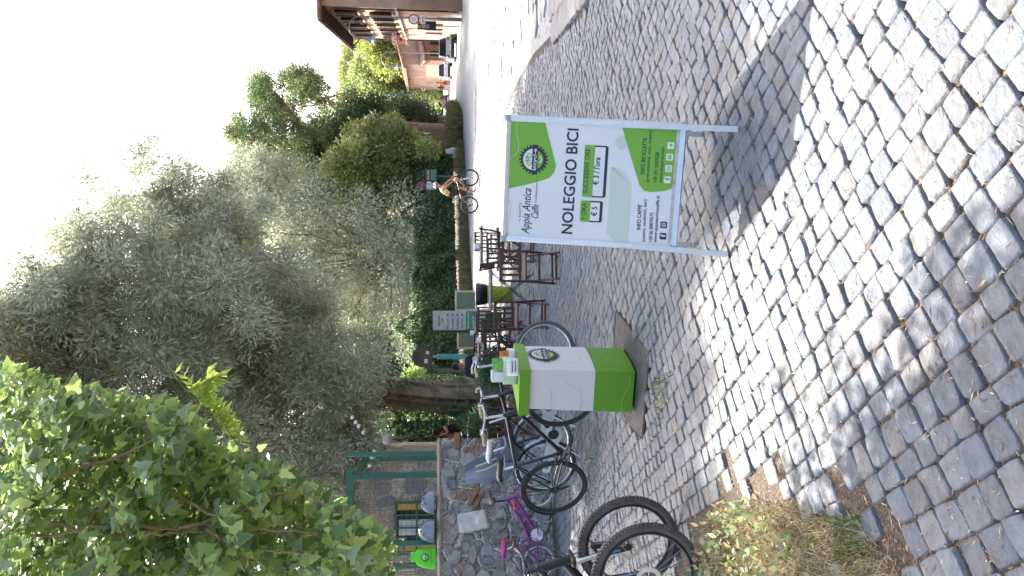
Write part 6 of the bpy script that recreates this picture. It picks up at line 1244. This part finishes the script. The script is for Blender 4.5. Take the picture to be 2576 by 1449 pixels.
tree('lime_tree', 'light green leafy tree between the umbrella pine and the street lamps', [(905, 215), (893, 175), (905, 140), (935, 132), (960, 165), (990, 185), (1030, 175), (1075, 190), (1090, 240), (1050, 262), (1000, 235), (955, 232)], 106, 118, 90, 2.0, 380, .42, .26, [(.16, .20, .06), (.22, .26, .08), (.11, .14, .04)], (1100, 215), .35, None, 0, 12)
tree('golden_tree', 'golden green tree rising over the annex roof beside the peach house', [(912, 106), (925, 100), (1000, 95), (1045, 110), (1050, 150), (1035, 182), (985, 175), (950, 150), (925, 130)], 98, 106, 70, 1.7, 400, .36, .24, [(.28, .30, .05), (.19, .24, .045), (.10, .15, .035)], (1100, 140), .3, None, 0, 12, cv=.4)
tree('cypress_tree', 'dark grey green conifer mass at the bend of the road', [(935, 310), (960, 282), (1010, 268), (1060, 275), (1090, 305), (1092, 345), (1040, 345), (985, 335)], 67, 75, 90, 1.4, 380, .28, .12, [(.035, .055, .035), (.05, .075, .045), (.07, .095, .055)], (1100, 310), .4, None, 0, 10)
tree('lime_tree', 'bright green tree leaning over the far road behind the beige offroader', [(1020, 245), (1015, 215), (1050, 205), (1085, 215), (1095, 250), (1090, 275), (1050, 280)], 140, 150, 40, 2.2, 300, .5, .3, [(.12, .22, .04), (.18, .30, .06)], (1110, 270), .3, None, 0, 10)
cn = PP(sample_poly([(1040, 120), (1070, 150), (1085, 230), (1078, 345), (1092, 420), (1099, 420), (1103, 230), (1101, 120)], 90), rng.uniform(225, 240, 90)); wo = crown('far_trees', None, cn, 4.5, 330, .9, .6, [(.09, .17, .05), (.13, .22, .07), (.06, .11, .04)], 0); wo['kind'] = 'stuff'
tree('holm_oak', 'dark leafy tree closing the view behind the grey green trees', [(780, 500), (900, 520), (1065, 540), (1085, 800), (1060, 960), (900, 800), (780, 640)], 60, 64, 80, 1.9, 380, .32, .16, [(.07, .10, .05), (.10, .135, .07), (.13, .15, .08)], (1100, 640), .3, None, 0, 12)
# hedge of ivy above the roadside wall
def hedge(name, label, pts, h0, h1, thick, nper, L, W, cols, cat='hedge', bulge=.9):
    base = Vector(pts[0]); t = empty(name, base); tag(t, label, cat); P_ = []; D_ = []
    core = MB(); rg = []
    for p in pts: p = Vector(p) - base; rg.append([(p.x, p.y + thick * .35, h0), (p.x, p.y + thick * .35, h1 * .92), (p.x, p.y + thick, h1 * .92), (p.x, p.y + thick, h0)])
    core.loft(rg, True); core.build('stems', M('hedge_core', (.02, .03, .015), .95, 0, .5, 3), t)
    for a, b in zip(pts[:-1], pts[1:]):
        a, b = Vector(a) - base, Vector(b) - base; n = int(nper * (b - a).length); s = rng.uniform(0, 1, n)[:, None]; z = rng.uniform(h0, h1, n); bul = bulge * (np.sin(s[:, 0] * 9 + a.x) * .5 + np.sin(z * 3 + s[:, 0] * 17) * .5)
        q = np.array(a) * (1 - s) + np.array(b) * s; q[:, 1] += rng.uniform(0, thick * .45, n) - bul * .5; q[:, 2] = np.where(z > h1 * .9, z + bul, z); P_.append(q)
        top = rng.uniform(size=n) < .25; q2 = q[top].copy(); q2[:, 1] += rng.uniform(0, thick, len(q2)); q2[:, 2] = h1 + rng.uniform(-.2, .15, len(q2)); P_.append(q2)
    P_ = np.concatenate(P_); D_ = rng.normal(0, .6, P_.shape) + np.array([0, -.5, -.5]); leaves('foliage', P_, D_, L, W, tints(len(P_), cols, .3), t, LEAF, 'd'); return t
IV = [(.065, .10, .045), (.09, .135, .055), (.12, .17, .07), (.045, .07, .03)]
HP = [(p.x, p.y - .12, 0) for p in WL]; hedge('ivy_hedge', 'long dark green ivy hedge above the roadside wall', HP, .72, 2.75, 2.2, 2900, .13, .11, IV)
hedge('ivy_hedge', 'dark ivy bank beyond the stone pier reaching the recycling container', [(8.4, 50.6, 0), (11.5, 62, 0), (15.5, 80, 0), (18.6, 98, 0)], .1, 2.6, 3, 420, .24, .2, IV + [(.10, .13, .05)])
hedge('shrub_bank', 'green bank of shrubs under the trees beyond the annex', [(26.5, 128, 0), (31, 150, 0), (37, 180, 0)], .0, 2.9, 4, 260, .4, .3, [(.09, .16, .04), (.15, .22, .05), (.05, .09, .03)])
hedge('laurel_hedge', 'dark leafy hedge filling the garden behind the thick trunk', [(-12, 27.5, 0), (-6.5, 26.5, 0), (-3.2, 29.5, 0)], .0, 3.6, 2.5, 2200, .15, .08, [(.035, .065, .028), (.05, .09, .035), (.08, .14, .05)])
def bush(name, label, c, r, n, L, W, cols, squash=1., cat='shrub', shape='d', mat=None):
    t = empty(name, (c[0], c[1], 0)); tag(t, label, cat); cs2 = rng.normal(0, 1, (9, 3)) * np.array([r * .4, r * .4, r * .35 * squash]) + np.array([0, 0, c[2]]); st = MB()
    for q in cs2: st.tube(curve((0, 0, 0), q, 0, 4, .05), [.015, .012, .01, .007, .004], 5)
    st.build('stems', barkg, t); crown('foliage', t, cs2, r * .45, n // 9, L, W, cols, -.2, shape=shape, mat=mat)
q = P(1045, 955, 24.5); bush('bright_shrub', 'fresh light green shrub glowing behind the thick trunk', (q.x, 24.5, q.z), .55, 1600, .13, .05, [(.16, .26, .06), (.22, .33, .08)])
q = P(1180, 945, 16.8); bush('oleander_bush', 'low dark green bush at the foot of the thick trunk beside the seated man', (q.x + .1, 16.8, q.z * .45), .55, 2400, .10, .025, [(.05, .10, .05), (.08, .14, .07)])
q = P(1140, 1080, 19.5); bush('oleander_bush', 'leafy bush below the woman left of the trunk', (q.x, 19.5, q.z * .5), .6, 2400, .12, .03, [(.05, .10, .05), (.08, .15, .07)])
q = P(960, 1440, 12.6); t = empty('bougainvillea', (q.x, q.y, 0)); tag(t, 'bougainvillea with purple and apricot flowers above the bright green bag', 'flowering shrub'); cs2 = PP(sample_poly([(985, 1372), (1000, 1440), (985, 1500), (860, 1500), (850, 1400)], 14), 12.6) - np.array([q.x, q.y, 0]); st = MB()
for c in cs2: st.tube(curve((0, 0, 1.0), c, 0, 4, .05), [.012, .01, .008, .006, .004], 5)
st.build('stems', barkg, t); crown('foliage', t, cs2, .28, 110, .07, .05, [(.08, .15, .05), (.12, .2, .07)], .2); crown('flowers', t, cs2[:9], .3, 12, .05, .05, [(.42, .06, .35), (.5, .12, .45), (.6, .28, .12)], .2)
# near ivy curtain on the left
wl_ = empty('ivy_vine', (-1.6, 4.8, 0)); tag(wl_, 'mass of glossy ivy hanging over the left foreground, glowing at its edge', 'ivy'); o0 = np.array([-1.6, 4.8, 0])
IP = [(-40, 905), (60, 940), (140, 968), (250, 988), (330, 1003), (430, 1015), (500, 1060), (540, 1130), (620, 1165), (700, 1180), (760, 1222), (830, 1245), (880, 1295), (950, 1335), (985, 1385), (960, 1430), (985, 1500), (-40, 1500)]
uv = sample_poly(IP, 11500); yy = 4.05 + rng.uniform(0, 1, 11500) ** 1.2 * 1.6 + .22 * np.sin(uv[:, 0] * .021 + uv[:, 1] * .013) + .15 * np.sin(uv[:, 0] * .05 - uv[:, 1] * .037); Pn = PP(uv, yy)
ex = rng.uniform([-2.9, 3.9, 2.9], [-.95, 6.6, 4.5], (2300, 3)); ex = ex[ex[:, 0] < -.40 - ex[:, 1] * .13 + .25 * np.sin(ex[:, 2] * 4 + ex[:, 1] * 3)]
Pn = np.concatenate([Pn, ex]) - o0; n = len(Pn); Dv = rng.normal(0, .38, (n, 3)) + np.array([.45, -.35, -.45])
fl = rng.normal(0, .35, (n, 3)) + np.array([.1, -.75, .75]); Lf = rng.uniform(.035, .095, n)
ed = (uv[:, 1] < 1190) & (uv[:, 0] > 330); tt_ = tints(n, [(.14, .23, .055), (.19, .29, .07), (.27, .36, .09), (.16, .23, .12), (.07, .12, .04)], .2)
leaves('foliage', Pn, Dv, Lf, Lf * rng.uniform(.75, 1., n), tt_, wl_, LEAF_GLOSS, 'ivy', np.cross(fl, unit(Dv)) if False else fl)
st = MB()
vines = [[(0, 1335), (120, 1345), (230, 1330), (330, 1318), (420, 1330), (520, 1322), (640, 1330), (740, 1335), (830, 1360)], [(60, 1310), (160, 1320), (260, 1340), (380, 1345), (470, 1335), (600, 1350), (700, 1330)], [(450, 1330), (560, 1300), (640, 1270), (700, 1240), (770, 1240)], [(380, 1220), (460, 1255), (520, 1290), (600, 1300)], [(640, 1200), (720, 1215), (800, 1260), (860, 1300)], [(520, 1335), (600, 1375), (700, 1390), (800, 1400)], [(200, 1340), (240, 1290), (300, 1240), (360, 1180)], [(150, 1200), (260, 1160), (360, 1120), (440, 1080)]]
for vn in vines:
    pts = [P(u, v, 4.04 + .10 * math.sin(i * 1.7)) - Vector((-1.6, 4.8, 0)) for i, (u, v) in enumerate(vn)]; n2 = len(pts); fine = []
    for i in range(n2 - 1):
        for k in range(4): q = pts[i].lerp(pts[i + 1], k / 4); fine.append(q + Vector((random.uniform(-.008, .008),) * 3))
    st.tube(fine, [.0085 * (1 - .6 * i / len(fine)) for i in range(len(fine))], 7)
st.build('vine_stem', M('vine_bark', lin((140, 118, 90)), .8, 0, .25, 12, .5, 40), wl_, True)
tw = MB()
for _ in range(260):
    i = rng.integers(0, 5200); a = Vector(Pn[i]); tw.tube([a, a + Vector((random.uniform(-.12, .02), random.uniform(0, .12), random.uniform(-.02, .14)))], .0025, 4, False)
tw.build('petioles', M('green_stem', lin((120, 140, 70)), .7), wl_)
sp = empty('young_shoot', P(560, 1090, 4.6)); tag(sp, 'bright lime coloured young compound leaves sticking out of the ivy', 'plant shoot')
for a, b, bd in (((560, 1075), (432, 932), .02), ((500, 1020), (520, 935), .015), ((560, 1090), (500, 985), .015), ((600, 1120), (540, 1020), .01), ((470, 985), (545, 950), .01)):
    A_, B2 = P(*a, 4.5) - sp.location, P(*b, 4.5) - sp.location; rc = MB(); pts = [A_.lerp(B2, i / 8) + Vector((0, 0, bd * 4 * i / 8 * (1 - i / 8))) for i in range(9)]; rc.tube(pts, [.004 - .0003 * i for i in range(9)], 5); lf_ = rc.build('rachis', M('green_stem', (0, 0, 0)), sp)
    d = (B2 - A_).normalized(); pn_ = []; dn = []
    for i in range(9):
        for s in (-1, 1):
            pn_.append(A_.lerp(B2, (i + .5) / 9)); dn.append(d * .35 + Vector((s * .5, -s * .2, -.75)))
    nn_ = len(pn_); leaves('leaflets', np.array(pn_), np.array(dn), rng.uniform(.08, .12, nn_), .03, tints(nn_, [(.36, .52, .07), (.30, .46, .07)], .1), lf_, LEAF, 'd')
# dry weeds at the foot of the ivy and along the wall
def blades(name, label, P0, hgt, wid, cols, cat=None, kind='stuff', lean_=.4):
    n = len(P0); D = rng.normal(0, lean_, (n, 3)) + np.array([0, 0, 1.]); o = leaves(name, P0, D, hgt, wid, tints(n, cols, .25), None, STRAW); o['kind'] = kind
    return o
DRY = [(.42, .33, .18), (.50, .42, .26), (.30, .20, .11), (.36, .34, .14)]
def scat(poly, n): q = sample_poly(poly, n); return np.concatenate([q, np.zeros((n, 1))], 1)
WP = [(p.x, p.y) for p in (G(1770, 1330), G(1840, 1270), G(1960, 1265), G(2060, 1290), G(2180, 1340), G(2260, 1420), G(2280, 1560), G(1740, 1800))]
n = 15000; q = scat(WP, n); blades('dry_grass', '', q, rng.uniform(.02, .13, n) * (.4 + .6 * rng.uniform(size=n)), .0035, DRY, lean_=1.3)
n = 1100; q = scat([(p.x, p.y) for p in (G(1790, 1330), G(1850, 1250), G(1920, 1260), G(1990, 1330), G(2060, 1380), G(2080, 1520), G(1780, 1700))], n); q[:, 2] = rng.uniform(.0, .14, n)
Dd = rng.normal(0, .7, (n, 3)) + np.array([0, 0, .3]); o = leaves('ground_cover', q, Dd, rng.uniform(.02, .06, n), rng.uniform(.012, .035, n), tints(n, [(.14, .19, .06), (.24, .26, .09), (.28, .17, .09), (.09, .14, .06), (.36, .31, .17)], .25), None, LEAF); o['kind'] = 'stuff'
n = 2600; q = np.concatenate([scat([(p.x, p.y) for p in (G(2090, 1300), G(2170, 1290), G(2190, 1400), G(2110, 1410))], 420), scat([(-.55, 5.3), (-.7, 5.9), (-1.0, 5.6)], 250), scat([(-1.2, 7.6), (-1.9, 8.6), (-2.2, 8.0)], 350), scat([(1.55, 3.9), (1.62, 3.95), (1.6, 4.02)], 0 + 60), scat([(6.0, 15.3), (6.6, 16), (6.3, 17.2), (5.6, 16.3)], 600), scat([(-3.6, 10.4), (-2.6, 11.0), (-2.2, 11.4), (-3.9, 10.1)], 440)])
blades('grass_tufts', '', q, rng.uniform(.02, .06, len(q)), .005, [(.06, .12, .03), (.10, .17, .04), (.2, .22, .08)], lean_=.6)
DV = [(.26, .20, .11), (.30, .25, .15), (.17, .12, .07), (.10, .14, .05), (.2, .2, .09)]
n = 42000; s = rng.uniform(0, 1, n); seg = rng.integers(1, 3, n); a = np.array([WL[i] for i in range(4)])[seg]; b = np.array([WL[i] for i in range(4)])[seg + 1]; q = a + (b - a) * s[:, None]; nrm = np.array([.78, -.62, 0]); q += nrm * rng.uniform(0, 1.0, n)[:, None]; q[:, 2] = 0
blades('dry_verge', '', q, rng.uniform(.15, .95, n) * (.55 + .3 * np.sin(s * 71 + seg) + .25 * np.sin(s * 173)), .022, DV, lean_=.45)
n = 9000; q = rng.uniform([9, 51, 0], [12.5, 62, .0], (n, 3)); q[:, 0] = 8.4 + (q[:, 1] - 50) * .30 + rng.uniform(0, 2.4, n); blades('dry_verge', '', q, rng.uniform(.3, 1.3, n), .04, DV, lean_=.4)
